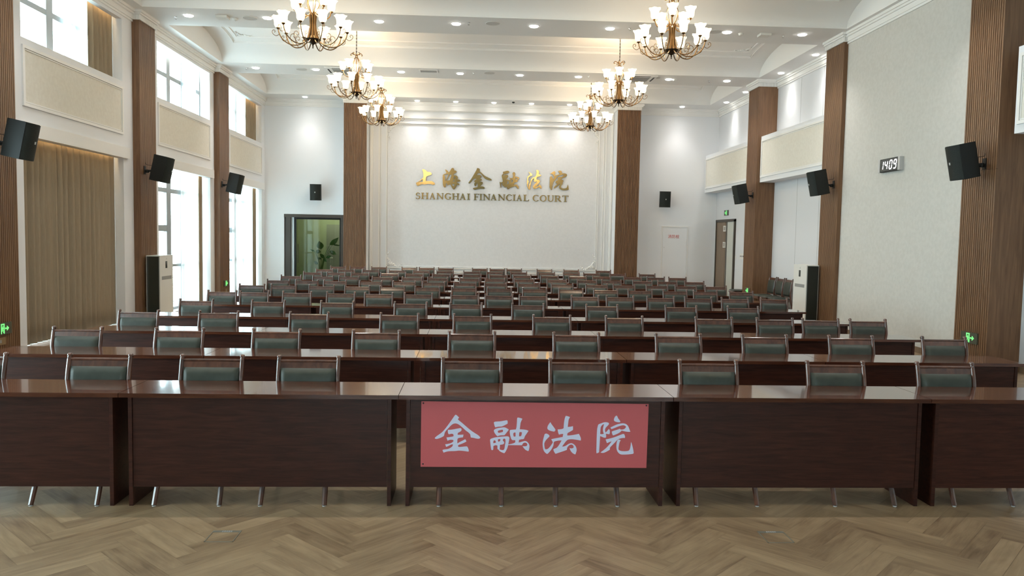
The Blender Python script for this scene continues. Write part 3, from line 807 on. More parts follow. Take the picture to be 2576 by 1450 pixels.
# ------------------------------------------------------------------ red banner with its four characters
BY = ROWS[0]+.036
def banner():
    t = thing('banner', 'red board with pale blue characters on the middle desk of the front row', 'banner', (0, BY, 0))
    TL, TR, BR, BL = (at(*p, Y=BY-.004) for p in ((1060, 1010), (1632, 1017), (1626, 1178), (1058, 1175)))
    b = MB()
    b.prism([(p.x, min(p.z, .728)) for p in (TL, TR, BR, BL)], -.0040, 0)
    b.build('board', M['red'], t)
    for px, py in ((1065, 1015), (1626, 1021), (1064, 1168)):
        p = at(px, py, Y=BY-.005)
        MB().lathe([(.0055, 0), (.0055, .002), (.003, .003)], (0, 0, 0), 10).xf(Matrix.Translation((p.x, -.004, p.z)) @ Matrix.Rotation(PI/2, 4, 'X')).build('screw', M['screw'], t)
    inv = Vector((0, -BY, 0))
    def glyph(loops, ox, oy, sc):
        lw = [smooth_loop([(ox+x/sc, oy+y/sc) for x, y in lp]) for lp in loops]
        outline_mesh('character', lw, M['paperwhite'], lambda x, y: at(x, y, Y=BY-.004)+inv, Vector((0, -1, 0)), .0012, t)
    glyph([[(740,155),(775,175),(835,233),(800,285),(830,315),(900,370),(1000,455),(1110,550),(1230,640),(1340,710),(1400,755),(1432,797),(1415,820),(1370,830),(1310,822),(1240,805),(1165,795),(1155,750),(1145,705),(1100,655),(1020,595),(950,530),(880,470),(830,432),(780,408),(730,400),(685,408),(640,430),(590,475),(540,530),(490,580),(450,630),(428,680),(412,745),(380,770),(310,805),(240,828),(190,835),(152,818),(165,795),(210,755),(290,700),(360,645),(430,570),(500,480),(580,370),(660,255),(715,175)],
           [(520,580),(600,578),(700,563),(800,543),(870,533),(897,545),(905,575),(893,610),(850,640),(805,665),(795,720),(880,718),(960,714),(945,790),(870,800),(810,815),(790,850),(786,962),(850,925),(930,885),(1010,843),(1042,905),(980,940),(900,975),(830,1000),(803,1025),(812,1050),(840,1062),(930,1055),(1040,1045),(1070,1060),(1095,1110),(1108,1165),(1102,1190),(1050,1185),(960,1172),(830,1163),(720,1175),(600,1178),(500,1188),(400,1220),(368,1150),(400,1135),(520,1118),(590,1088),(640,1050),(660,1010),(658,983),(600,1000),(540,1030),(472,1060),(445,985),(500,980),(590,960),(650,930),(680,895),(670,865),(630,858),(570,862),(510,885),(482,795),(560,785),(672,765),(682,730),(665,700),(630,690),(590,697),(548,705),(530,680),(520,630)]], 1080, 1030, 11.157)
    glyph([[(248,375),(280,352),(440,340),(540,322),(610,312),(635,330),(635,405),(560,445),(470,485),(375,490),(290,510),(270,470)],
           [(250,600),(275,565),(350,535),(450,518),(545,510),(610,535),(670,575),(620,640),(550,725),(500,732),(410,738),(350,762),(305,715),(265,655)],
           [(358,640),(365,605),(410,590),(490,575),(507,595),(500,640),(440,655),(385,665)],
           [(145,860),(170,830),(280,795),(420,775),(560,765),(650,765),(685,800),(680,860),(665,930),(640,1050),(610,1130),(555,1225),(530,1232),(470,1210),(410,1175),(375,1130),(350,1120),(348,1020),(290,1012),(235,1035),(232,1130),(205,1152),(178,1135),(160,1030),(148,920)],
           [(232,955),(240,890),(268,872),(292,885),(312,935),(270,950)], [(362,860),(375,845),(425,835),(430,870),(410,905),(375,915)],
           [(505,860),(520,832),(550,828),(573,850),(575,930),(560,1020),(545,1110),(520,1145),(470,1147),(410,1130),(418,1060),(420,1000),(490,990),(530,970),(540,940),(525,905),(505,890)],
           [(695,620),(705,585),(760,577),(868,570),(885,500),(895,380),(905,250),(930,235),(1020,255),(1050,270),(1005,370),(990,460),(978,565),(1080,570),(1170,585),(1222,610),(1170,685),(1120,760),(1090,832),(1020,845),(955,860),(945,937),(1000,925),(1070,905),(1130,895),(1180,915),(1225,965),(1248,1030),(1240,1110),(1225,1170),(1190,1170),(1130,1135),(1090,1090),(1052,1040),(1110,1042),(1165,1035),(1188,1000),(1170,955),(1125,938),(1080,950),(1050,985),(1035,1022),(930,1040),(820,1062),(750,1090),(700,1105),(665,1090),(646,1050),(652,992),(740,975),(830,945),(850,915),(848,868),(770,868),(735,830),(712,750),(698,680)],
           [(795,690),(815,655),(858,655),(860,760),(835,772),(805,765)], [(965,655),(985,642),(1038,650),(1028,720),(1010,760),(955,762)]], 1220, 1030, 11.154)
    glyph([[(388,365),(410,410),(470,490),(527,575),(515,605),(490,628),(420,615),(345,590),(302,545),(310,480),(345,415)],
           [(265,685),(310,700),(350,730),(358,765),(310,815),(260,870),(225,930),(213,985),(222,1060),(235,1115),(255,1128),(310,1115),(370,1060),(420,990),(452,932),(430,885),(410,843),(480,828),(600,805),(730,780),(745,693),(690,697),(625,714),(605,660),(587,570),(650,565),(720,555),(757,535),(762,440),(775,330),(795,240),(817,188),(870,198),(935,222),(900,290),(890,350),(872,500),(950,492),(1018,478),(1018,575),(990,600),(920,640),(865,675),(860,740),(950,735),(1080,715),(1185,693),(1210,740),(1240,820),(1235,880),(1140,862),(1020,845),(930,845),(870,860),(820,905),(770,970),(711,1050),(770,1045),(830,1020),(890,980),(960,958),(1020,972),(1075,1015),(1110,1075),(1122,1150),(1105,1220),(1085,1270),(1050,1258),(1000,1225),(955,1170),(923,1095),(980,1102),(1025,1090),(1040,1060),(1020,1015),(980,992),(925,1005),(880,1045),(855,1090),(848,1142),(760,1175),(640,1215),(530,1252),(495,1205),(466,1135),(500,1110),(560,1085),(610,1030),(660,950),(702,876),(620,880),(540,895),(485,920),(470,1010),(430,1100),(380,1175),(320,1240),(290,1257),(240,1220),(200,1165),(178,1090),(168,980),(180,870),(205,770),(225,705)]], 1350, 1030, 11.154)
    glyph([[(790,180),(812,200),(835,255),(870,300),(900,345),(885,368),(820,365),(750,345),(720,315),(725,260),(755,205)],
           [(285,430),(370,395),(440,370),(510,367),(565,382),(582,415),(550,455),(505,500),(472,555),(470,610),(485,655),(530,610),(578,553),(598,590),(605,650),(590,702),(540,697),(492,688),(500,750),(490,800),(440,798),(380,775),(330,752),(322,900),(310,1080),(300,1210),(260,1230),(230,1238),(225,1180),(230,1000),(237,750),(248,560),(265,480)],
           [(332,700),(345,520),(370,465),(415,425),(443,418),(425,480),(412,570),(418,640),(435,690),(390,702)],
           [(620,515),(700,475),(800,430),(900,405),(980,398),(1050,415),(1105,460),(1140,530),(1178,634),(1110,635),(1020,622),(930,600),(915,625),(860,665),(780,705),(695,738),(670,700),(657,630),(720,605),(800,580),(885,550),(910,570),(970,570),(1025,545),(1060,495),(1030,465),(980,450),(910,462),(820,492),(740,525),(645,560)],
           [(486,850),(600,825),(740,785),(880,730),(980,695),(1010,710),(1030,770),(1025,808),(960,808),(870,830),(810,865),(750,930),(680,1000),(620,1060),(603,1100),(605,1135),(540,1175),(460,1215),(400,1228),(343,1215),(390,1180),(460,1125),(540,1050),(600,980),(658,900),(600,920),(522,953),(505,910)],
           [(830,860),(860,852),(910,872),(880,920),(860,1000),(848,1080),(848,1130),(880,1160),(950,1178),(1050,1180),(1130,1165),(1165,1120),(1185,1030),(1198,918),(1215,960),(1240,1050),(1262,1150),(1273,1235),(1240,1255),(1130,1268),(980,1275),(900,1265),(840,1220),(805,1160),(788,1080),(790,980),(805,900)]], 1480, 1030, 11.154)
banner()

# ------------------------------------------------------------------ gold lettering on the end wall
LY = YB-.012
def wall_glyph(loops, ox, oy, label, nm='wall_character'):
    lw = [smooth_loop([(ox+x/12.086, oy+y/12.086) for x, y in lp], 2) for lp in loops]
    o = outline_mesh(nm, lw, M['gold'], lambda x, y: at(x, y, Y=LY-.03), Vector((0, 1, 0)), .03)
    tag(o, label, 'sign letter', 'gold lettering on the end wall')
wall_glyph([[(385,195),(440,195),(500,225),(540,270),(600,275),(660,300),(680,340),(640,370),(560,395),(510,425),(497,555),(570,555),(660,553),(720,575),(770,620),(770,655),(720,668),(640,645),(560,640),(480,655),(400,650),(330,665),(270,698),(235,692),(205,640),(200,600),(240,590),(320,530),(410,455),(425,400),(420,300),(395,230)], [(250,602),(330,577),(405,577),(405,490)]], 1030, 410, 'large gold brush character farthest left on the end wall, above the S')
wall_glyph([[(1085,195),(1150,230),(1195,290),(1230,250),(1280,165),(1320,150),(1355,185),(1365,235),(1410,235),(1440,270),(1400,310),(1340,350),(1330,380),(1390,378),(1450,400),(1475,450),(1465,500),(1520,510),(1555,555),(1500,570),(1450,580),(1455,615),(1500,630),(1525,665),(1480,675),(1440,670),(1420,720),(1390,770),(1355,810),(1320,795),(1275,720),(1255,660),(1200,670),(1160,685),(1140,640),(1115,610),(1105,690),(1095,745),(1060,745),(1030,710),(1015,640),(1010,500),(1012,380),(1040,340),(1090,330),(1130,300),(1100,250)],
            [(1050,358),(1090,440),(1080,560),(1130,480),(1190,330),(1130,350)], [(1120,540),(1220,530),(1270,400),(1280,360),(1222,350),(1160,470)], [(1300,690),(1345,720),(1370,650),(1330,640),(1295,655)], [(1350,430),(1390,420),(1385,470),(1345,480)], [(1330,530),(1370,520),(1365,570),(1325,575)]], 1030, 410, 'second large gold brush character from the left on the end wall')
wall_glyph([[(2055,160),(2110,165),(2140,200),(2130,250),(2200,310),(2290,395),(2400,450),(2480,490),(2505,525),(2470,535),(2380,520),(2310,490),(2240,420),(2190,350),(2130,310),(2080,320),(2040,375),(2090,370),(2160,375),(2190,410),(2160,450),(2140,470),(2185,490),(2205,525),(2160,550),(2130,575),(2180,570),(2230,590),(2225,640),(2180,680),(2150,715),(2220,715),(2275,735),(2290,770),(2260,790),(2150,785),(2060,800),(1990,818),(1950,805),(1930,770),(1965,755),(2060,740),(2080,690),(2060,610),(2010,715),(1980,690),(1970,630),(2000,600),(1970,570),(1985,530),(2040,500),(1990,475),(1930,500),(1880,570),(1830,620),(1795,620),(1800,590),(1870,500),(1960,350),(2030,230)]], 1030, 410, 'third large gold brush character from the left, with a roof-shaped top')
wall_glyph([[(300,275),(360,260),(420,240),(480,245),(498,280),(470,310),(400,335),(330,350),(300,400),(380,360),(450,370),(465,410),(440,460),(400,500),(460,505),(505,530),(540,520),(520,480),(490,450),(540,460),(600,460),(615,400),(595,320),(620,285),(660,285),(680,330),(670,420),(740,420),(800,450),(790,490),(745,520),(750,580),(660,600),(640,680),(700,650),(750,680),(785,740),(780,790),(745,780),(700,715),(640,715),(560,745),(510,765),(490,790),(455,808),(425,770),(420,735),(355,745),(330,710),(300,690),(275,660),(300,620),(250,625),(250,750),(225,745),(210,640),(205,570),(240,600),(300,570),(290,500),(270,420),(275,370),(320,320)], [(440,545),(480,560),(480,640),(420,650),(440,600)], [(565,520),(605,515),(600,570),(555,600)], [(690,460),(740,460),(735,500),(685,510)]], 1240, 410, 'third large gold brush character from the right, above FINANCIAL')
wall_glyph([[(1080,270),(1150,305),(1200,355),(1180,395),(1120,410),(1080,450),(1070,530),(1090,570),(1070,640),(1075,760),(1110,640),(1150,530),(1200,460),(1300,410),(1320,330),(1330,270),(1308,230),(1350,215),(1390,235),(1405,280),(1395,350),(1440,360),(1475,385),(1420,410),(1340,435),(1320,500),(1400,515),(1435,560),(1400,610),(1340,680),(1300,730),(1370,705),(1400,690),(1385,655),(1440,675),(1480,730),(1470,795),(1440,775),(1410,740),(1330,770),(1265,795),(1230,775),(1215,720),(1250,670),(1320,595),(1340,560),(1270,580),(1245,545),(1260,480),(1220,480),(1170,560),(1145,680),(1125,815),(1090,815),(1050,740),(1035,640),(1040,500),(1055,420),(1110,380),(1125,340)]], 1240, 410, 'second large gold brush character from the right on the end wall')
wall_glyph([[(1745,330),(1810,280),(1860,255),(1895,275),(1900,320),(1880,380),(1930,375),(2030,345),(2020,310),(1985,245),(2040,235),(2085,250),(2105,315),(2180,318),(2240,340),(2255,380),(2220,420),(2150,450),(2110,470),(2080,510),(2130,520),(2145,560),(2115,600),(2120,640),(2080,690),(2070,740),(2110,775),(2200,775),(2250,745),(2278,655),(2295,720),(2305,815),(2250,830),(2150,835),(2070,815),(2015,765),(2020,690),(2060,640),(1980,690),(1920,740),(1875,775),(1850,765),(1870,720),(1950,650),(1930,620),(1905,590),(1920,550),(1980,520),(1965,470),(1970,440),(2060,425),(2110,420),(2160,350),(2040,380),(1970,410),(1900,510),(1845,570),(1820,640),(1805,720),(1795,825),(1770,825),(1735,770),(1720,720),(1730,560),(1735,440),(1760,400),(1800,440),(1830,500),(1870,440),(1815,345)]], 1240, 410, 'large gold brush character farthest right on the end wall, above COURT')
# serif capitals: outlines in a unit box, x then height
def arc(cx, cy, rx, ry, a0, a1, n=10):
    return [(cx+rx*math.cos(math.radians(a0+(a1-a0)*i/n)), cy+ry*math.sin(math.radians(a0+(a1-a0)*i/n))) for i in range(n+1)]
G = {}
G['I'] = [[(0,0),(1,0),(1,.06),(.72,.08),(.72,.92),(1,.94),(1,1),(0,1),(0,.94),(.28,.92),(.28,.08),(0,.06)]]
G['H'] = [[(0,0),(.38,0),(.38,.06),(.28,.08),(.28,.47),(.72,.47),(.72,.08),(.62,.06),(.62,0),(1,0),(1,.06),(.9,.08),(.9,.92),(1,.94),(1,1),(.62,1),(.62,.94),(.72,.92),(.72,.56),(.28,.56),(.28,.92),(.38,.94),(.38,1),(0,1),(0,.94),(.1,.92),(.1,.08),(0,.06)]]
G['A'] = [[(0,0),(.3,0),(.3,.06),(.2,.08),(.27,.29),(.61,.29),(.69,.08),(.62,.06),(.62,0),(1,0),(1,.06),(.92,.08),(.56,1),(.44,1),(.1,.08),(0,.06)], [(.30,.38),(.45,.76),(.58,.38)]]
G['N'] = [[(0,0),(.28,0),(.28,.06),(.2,.08),(.2,.76),(.80,0),(.9,0),(.9,.92),(1,.94),(1,1),(.72,1),(.72,.94),(.8,.92),(.8,.28),(.24,1),(0,1),(0,.94),(.1,.9),(.1,.08),(0,.06)]]
G['F'] = [[(0,0),(.55,0),(.55,.06),(.38,.08),(.38,.46),(.72,.46),(.74,.40),(.80,.40),(.80,.62),(.74,.62),(.72,.55),(.38,.55),(.38,.92),(.85,.92),(.92,.80),(1,.80),(.98,1),(0,1),(0,.94),(.13,.92),(.13,.08),(0,.06)]]
G['L'] = [[(0,0),(.97,0),(1,.26),(.92,.26),(.84,.09),(.40,.08),(.40,.92),(.58,.94),(.58,1),(0,1),(0,.94),(.15,.92),(.15,.08),(0,.06)]]
G['T'] = [[(.25,0),(.75,0),(.75,.06),(.61,.08),(.61,.91),(.88,.91),(.93,.78),(1,.78),(.99,1),(.01,1),(0,.78),(.07,.78),(.12,.91),(.39,.91),(.39,.08),(.25,.06)]]
G['O'] = [arc(.5,.5,.5,.52,0,360,28)[:-1], arc(.5,.5,.31,.43,0,360,24)[:-1]]
G['C'] = [arc(.54,.5,.54,.52,48,312,22)+[(1,.12)]+[(.93,.22)]+arc(.56,.5,.34,.43,305,55,18)+[(.93,.78),(1,.98)]]
G['G'] = [arc(.52,.5,.52,.52,50,300,20)+[(.92,.08),(.92,.36),(1,.38),(1,.44),(.6,.44),(.6,.38),(.71,.36),(.71,.12)]+arc(.54,.5,.33,.43,285,58,16)+[(.86,.76),(.93,.76),(.92,.98)]]
G['U'] = [[(0,1),(0,.94),(.1,.92),(.1,.36)]+arc(.5,.34,.40,.36,180,360,12)+[(.9,.92),(1,.94),(1,1),(.70,1),(.70,.94),(.80,.92),(.80,.36)]+arc(.53,.34,.25,.26,360,180,10)+[(.30,.92),(.40,.94),(.40,1)]]
G['R'] = [[(0,0),(.40,0),(.40,.06),(.30,.08),(.30,.44),(.42,.44),(.72,0),(1,0),(1,.05),(.92,.08),(.60,.47)]+arc(.48,.74,.34,.26,-70,90,12)+[(0,1),(0,.94),(.10,.92),(.10,.08),(0,.06)], [(.30,.53)]+arc(.44,.73,.18,.19,-90,90,8)+[(.30,.92)]]
G['S'] = [arc(.47,.74,.45,.28,30,180,10)+arc(.47,.74,.45,.26,180,250,5)+arc(.48,.27,.26,.21,70,-90,8)+arc(.46,.27,.34,.21,270,200,5)+[(.10,.24),(.03,.28),(.04,.04)]+arc(.50,.28,.48,.30,250,420,14)+arc(.48,.73,.24,.20,255,90,8)+arc(.48,.73,.30,.20,90,30,4)+[(.80,.74),(.87,.74)]]
LET = [('S',0,190,330),('H',0,355,580),('A',0,605,785),('N',0,820,1035),('G',0,1065,1270),('H',0,1290,1510),('A',0,1520,1715),('I',0,1745,1840),
       ('F',0,1955,2110),('I',0,2125,2215),('N',0,2235,2455),('A',0,2460,2653),('N',1,150,370),('C',1,395,580),('I',1,600,690),('A',1,710,890),('L',1,920,1095),
       ('C',1,1205,1390),('O',1,1420,1630),('U',1,1650,1850),('R',1,1870,2090),('T',1,2105,2295)]
zb = (at(1046, 500, Y=LY-.02).z + at(1430, 509, Y=LY-.02).z)/2
zh = .203
WORDS = [('SHANGHAI', 0), ('FINANCIAL', 8), ('COURT', 17)]
for i, (ch, c, a, b) in enumerate(LET):
    x0 = at((1030, 1240)[c]+a/12.086, 505, Y=LY-.02).x; x1 = at((1030, 1240)[c]+b/12.086, 505, Y=LY-.02).x
    if ch == 'S': pts = [[(x0+(x1-x0)*u, -(zb+zh*v)) for u, v in lp] for lp in G[ch]]
    else: pts = [[(x0+(x1-x0)*u, -(zb+zh*v)) for u, v in lp] for lp in G[ch]]
    o = outline_mesh('wall_letter', pts, M['gold'], lambda x, y: Vector((x, LY-.022, -y)), Vector((0, 1, 0)), .022)
    w_, s_ = [q for q in WORDS if q[1] <= i][-1]
    n = i-s_
    rep = w_.count(ch) > 1
    tag(o, 'small gold letter %s, %s letter of %s on the end wall' % (ch, ORD[n+1], w_), 'sign letter', 'gold lettering on the end wall')
# ------------------------------------------------------------------ chandeliers
def spiral(c, r0, turns, sx, sz, plane, n=14):
    """a scroll curl in the vertical plane through direction 'plane'"""
    out = []
    for i in range(n+1):
        t = i/n; a = t*turns*2*PI; r = r0*(1-.8*t)
        out.append(Vector(c) + plane*(sx*r*math.sin(a)) + Vector((0, 0, sz*(r*math.cos(a)-r0))))
    return out
def bez(ps, n=16):
    """smooth line through points"""
    P = [Vector(p) for p in ps]; out = []
    for i in range(len(P)-1):
        p0, p1, p2, p3 = P[max(0, i-1)], P[i], P[i+1], P[min(len(P)-1, i+2)]
        k = max(2, n//(len(P)-1))
        for s in range(k):
            t = s/k
            out.append(.5*((2*p1)+(p2-p0)*t+(2*p0-5*p1+4*p2-p3)*t*t+(3*p1-p0-3*p2+p3)*t**3))
    out.append(P[-1]); return out
def make_chandelier():
    t = thing('chandelier', '', 'chandelier')
    B = M['bronze']
    zt = 1.62
    MB().lathe([(.07, zt-.0), (.075, zt-.02), (.05, zt-.045), (.015, zt-.055)], seg=14).build('ceiling_canopy', M['bronze_d'], t, True)
    b = MB()
    k = 0; z = 1.02
    while z < zt-.05:                                     # chain
        pl = Vector((1, 0, 0)) if k % 2 else Vector((0, 1, 0))
        pts = [Vector((0, 0, z+.022)) + pl*(.010*math.cos(a)) + Vector((0, 0, .024*math.sin(a))) for a in [2*PI*i/8 for i in range(9)]]
        b.tube(pts, .0035, 5, caps=False); z += .037; k += 1
    b.tube([(0, 0, 1.0), (0.004, 0.003, zt-.04)], .006, 6)
    b.build('chain', M['bronze_d'], t, True)
    MB().lathe([(.004, 0), (.012, .012), (.006, .03), (.016, .042), (.008, .056), (.03, .075), (.075, .10), (.125, .13), (.135, .150), (.10, .158), (.03, .16)], seg=20).build('bowl', M['bronze_d'], t, True)
    b = MB()
    for i in range(8):                                    # bundled reeds of the stem
        a = 2*PI*i/8; d = Vector((math.cos(a), math.sin(a), 0))
        b.tube(bez([d*.092+Vector((0, 0, .155)), d*.064+Vector((0, 0, .25)), d*.044+Vector((0, 0, .38)), d*.047+Vector((0, 0, .48)), d*.060+Vector((0, 0, .565))], 12), .0135, 6)
    b.lathe([(.03, .15), (.03, .56), (.062, .565), (.062, .580), (.02, .59)], seg=14)
    b.build('stem', B, t, True)
    b = MB()
    for i in range(5):                                    # lyre rods with curled tips
        a = 2*PI*i/5+.3; d = Vector((math.cos(a), math.sin(a), 0)); Z = lambda z: Vector((0, 0, z))
        pts = bez([d*.03+Z(.585), d*.075+Z(.66), d*.105+Z(.76), d*.07+Z(.88), d*.02+Z(.965), d*.045+Z(1.02), d*.10+Z(1.045), d*.135+Z(1.02), d*.125+Z(.99), d*.105+Z(1.0)], 30)
        b.tube(pts, .0085, 6)
    b.tube([(0, 0, .58), (0, 0, 1.01)], .008, 6)
    b.lathe([(.012, .96), (.028, .975), (.028, .985), (.01, 1.0)], seg=10)
    b.build('lyre', B, t, True)
    def arm(a, low):
        d = Vector((math.cos(a), math.sin(a), 0)); Z = lambda z: Vector((0, 0, z))
        if low:
            R, zc = .565, .305
            pts = bez([d*.07+Z(.20), d*.13+Z(.11), d*.24+Z(.045), d*.37+Z(.045), d*.49+Z(.12), d*.55+Z(.22), d*R+Z(zc)], 26)
            curl1 = bez([d*.545+Z(.20), d*.60+Z(.17), d*.655+Z(.21), d*.655+Z(.255), d*.625+Z(.265), d*.612+Z(.24), d*.628+Z(.228)], 18)
            curl2 = bez([d*.30+Z(.042), d*.36+Z(.12), d*.36+Z(.20), d*.31+Z(.225), d*.275+Z(.19), d*.295+Z(.16), d*.315+Z(.178)], 18)
        else:
            R, zc = .315, .655
            pts = bez([d*.045+Z(.60), d*.10+Z(.535), d*.19+Z(.505), d*.275+Z(.555), d*R+Z(zc)], 20)
            curl1 = bez([d*.16+Z(.51), d*.205+Z(.57), d*.195+Z(.625), d*.155+Z(.625), d*.148+Z(.595), d*.168+Z(.592)], 14)
            curl2 = None
        b = MB().tube(pts, .0098, 6)
        b.tube(curl1, .005, 5)
        if curl2: b.tube(curl2, .005, 5)
        b.lathe([(.006, zc-.03), (.020, zc-.018), (.034, zc-.002), (.030, zc+.004), (.010, zc+.006)], d*R, 10)
        o = b.build('arm', B, t, True)
        s = MB()
        zz = zc+.004
        s.lathe([(.022, zz), (.048, zz+.012, 0), (.064, zz+.045, 0), (.066, zz+.085, .1), (.069, zz+.12, .3), (.082, zz+.155, .7), (.102, zz+.180, 1.0), (.098, zz+.179, 1.0), (.078, zz+.154, .7), (.063, zz+.118, .3), (.060, zz+.085, .1), (.058, zz+.045, 0), (.03, zz+.012, 0)], d*R, 24, 6, .09, caps=True)
        s.build('glass_shade', M['shade'], o, True, auto=3)
    for i in range(10): arm(2*PI*i/10+.16, True)
    for i in range(5): arm(2*PI*i/5+.45, False)
    for nm, z, r, p in (('lower_ring_glow', .44, .35, 1.0), ('upper_ring_glow', .80, .2, .5)):
        l = bpy.data.lights.new('chandelier_light', 'POINT'); l.energy = LAMP_WARM*p; l.color = (1.0, .84, .64); l.shadow_soft_size = r*.5
        lo = bpy.data.objects.new('chandelier_light', l); COL.objects.link(lo); lo.parent = t; lo.location = (0, 0, z)
    return t
CH = make_chandelier(); used = False
for (x, y, z, rz, lab) in ((-2.75, 13.70, 4.955, 0.0, 'bronze chandelier with tulip shades cut by the top edge, left row, nearest'),
                           (3.375, 13.70, 4.955, .25, 'bronze chandelier with tulip shades, right row, nearest and largest'),
                           (-2.75, 18.65, 4.965, .12, 'bronze chandelier with tulip shades, second in the left row'),
                           (3.375, 18.65, 4.950, .3, 'bronze chandelier with tulip shades, second in the right row'),
                           (-2.69, 23.15, 4.985, .05, 'bronze chandelier with tulip shades, farthest in the left row'),
                           (3.372, 23.15, 4.975, .2, 'bronze chandelier with tulip shades, farthest in the right row'),
                           (-2.75, 4.15, 4.96, .1, 'bronze chandelier above the photo over the open floor, left row'), (3.375, 4.15, 4.96, .2, 'bronze chandelier above the photo over the open floor, right row')):
    o = copy_tree(CH) if used else CH
    used = True
    o.location = (x, y, z); o.rotation_euler = (0, 0, rz)
    tag(o, lab, 'chandelier', 'chandeliers in two rows')

# ------------------------------------------------------------------ recessed downlights
def make_down():
    t = thing('downlight', '', 'ceiling light')
    MB().lathe([(.086, .0), (.100, -.005), (.108, -.001), (.108, .0)], seg=24).build('trim_ring', M['trim'], t, True)
    MB().lathe([(.001, -.022), (.078, -.021), (.085, -.014), (.085, -.002), (.001, -.002)], seg=24).build('diffuser', M['downlit'], t, True)
    return t
DL = make_down(); used = False
LIGHT_CACHE = {}
def downlight(x, y, lab, group, energy, size=1.0, cone=100):
    global used
    o = copy_tree(DL) if used else DL
    used = True
    o.location = (x, y, HC-.001); o.scale = (size, size, 1)
    tag(o, lab, 'ceiling light', group)
    key = (energy, cone)
    if key not in LIGHT_CACHE:
        l = bpy.data.lights.new('downlight_lamp', 'SPOT'); l.energy = energy; l.spot_size = math.radians(cone); l.spot_blend = .9
        l.shadow_soft_size = .09; l.color = (1, .97, .94); LIGHT_CACHE[key] = l
    lo = bpy.data.objects.new('downlight_lamp', LIGHT_CACHE[key]); COL.objects.link(lo); lo.location = (x, y, HC-.03)
    lo.parent = o; lo.location = (0, 0, -.035)
XS = [-5.65, -4.12, -1.93, -.40, 1.16, 2.70, 5.10, 6.66]
PN = ['first from the left', 'second from the left', 'third from the left', 'fourth from the left', 'fourth from the right', 'third from the right', 'second from the right', 'first from the right']
for bn, y, g in (('nearer', 16.10, 'downlights on the nearer beam'), ('second', 20.90, 'downlights on the second beam')):
    for x, p in zip(XS, PN): downlight(x, y, 'round downlight on the %s ceiling beam, %s' % (bn, p), g, LAMP_DOWN)
for y, bn in ((11.4, 'beam over the front rows'), (6.5, 'beam over the open floor')):
    for x, p in zip(XS, PN): downlight(x, y, 'round downlight on the %s above the photo, %s' % (bn, p), 'downlights over the front of the hall', LAMP_FRONT)
for x, p in zip([-5.27, -1.82, -.61, .595, 1.785, 3.0, 6.57], ['far left, over the left speaker', 'first from the left above the lettering', 'second from the left above the lettering', 'middle of five above the lettering', 'second from the right above the lettering', 'first from the right above the lettering', 'far right, over the right speaker']):
    downlight(x, 25.05 if abs(x) > 5 else 25.22, 'small downlight washing the end wall, %s' % p, 'downlights along the end wall', LAMP_WASH*(1.25 if abs(x) > 5 else .62), .85, 150)
for (y, p) in ((17.75, 'nearest'), (19.75, 'second'), (22.34, 'third'), (24.05, 'farthest')):
    downlight(7.67, y, 'small downlight washing the right-hand niche wall, %s' % p, 'downlights along the right wall', LAMP_WASH*.8, .85, 160)

t = thing('reflection_screen', 'large dark screen added behind the camera to darken reflections in the gold letters', 'screen', (1.5, YF+.004, 3.95))  # unseen screen, added so the middle gold letters reflect darker
MB().box(-3.15, 3.15, 0, .08, -1.65, 1.65).build('bezel', M['black'], t, bevel=.01)
MB().box(-3.1, 3.1, .08, .085, -1.6, 1.6).build('screen_face', M['screen_refl'], t)
# ------------------------------------------------------------------ ceiling fittings
def ceil_thing(nm, lab, cat, x, y, group=None): return thing(nm, lab, cat, (x, y, HC-.001), 0, group)
for x, y, lab in ((-4.476, 16.16, 'left of the nearest left chandelier'), (.33, 16.0, 'in the middle of the nearer beam'), (4.85, 16.1, 'near the right end of the nearer beam'),
                  (-4.49, 20.95, 'near the left end of the second beam'), (.36, 20.75, 'in the middle of the second beam'), (4.70, 20.76, 'near the right end of the second beam')):
    t = ceil_thing('ceiling_speaker', 'flat round ceiling speaker cover %s' % lab, 'speaker', x, y, 'ceiling speaker covers')
    MB().lathe([(.145, 0), (.150, -.006), (.142, -.010), (.138, -.007)], seg=28).build('rim', M['trim'], t, True)
    MB().lathe([(.001, -.008), (.139, -.007), (.139, -.003), (.001, -.003)], seg=28).build('mesh_cover', M['discgrey'], t, True)
for x, y, lab in ((-3.43, 20.98, 'behind the second left chandelier'), (4.31, 20.93, 'behind the second right chandelier')):
    t = ceil_thing('air_cassette', 'square ceiling air outlet with dark slots %s' % lab, 'air vent', x, y, 'ceiling air outlets')
    MB().box(-.42, .42, -.42, .42, -.018, 0).build('panel', M['trim'], t, bevel=.006)
    b = MB()
    for a in range(4):
        b2 = MB().box(-.24, .24, -.37, -.325, -.021, -.017).xf(Matrix.Rotation(a*PI/2, 4, 'Z')); b2.build('slot', M['black'], t)
    b.b.free()
    MB().box(-.25, .25, -.25, .25, -.022, -.017).build('grille', M['vent'], t)
t = ceil_thing('return_vent', 'small grey rectangular vent in the middle of the second beam', 'air vent', -1.21, 20.74)
f = MB()
for p in ((-.24, .24, -.17, -.14), (-.24, .24, .14, .17), (-.24, -.21, -.14, .14), (.21, .24, -.14, .14)): f.box(*p, -.012, 0)
f.build('frame', M['trim'], t)
MB().box(-.21, .21, -.14, .14, -.004, 0).build('grille', M['vent'], t)
for x, y, lab in ((-4.994, 16.11, 'left part of the nearer beam'), (5.90, 16.18, 'right part of the nearer beam')):
    t = ceil_thing('wireless_box', 'white square access point on the %s' % lab, 'access point', x, y)
    MB().box(-.11, .11, -.11, .11, -.045, 0).build('case', M['cabwhite'], t, bevel=.012)
    MB().lathe([(.001, -.0475), (.006, -.047), (.006, -.044), (.001, -.044)], (.06, -.06, 0), 8).build('status_lamp', M['vent'], t)
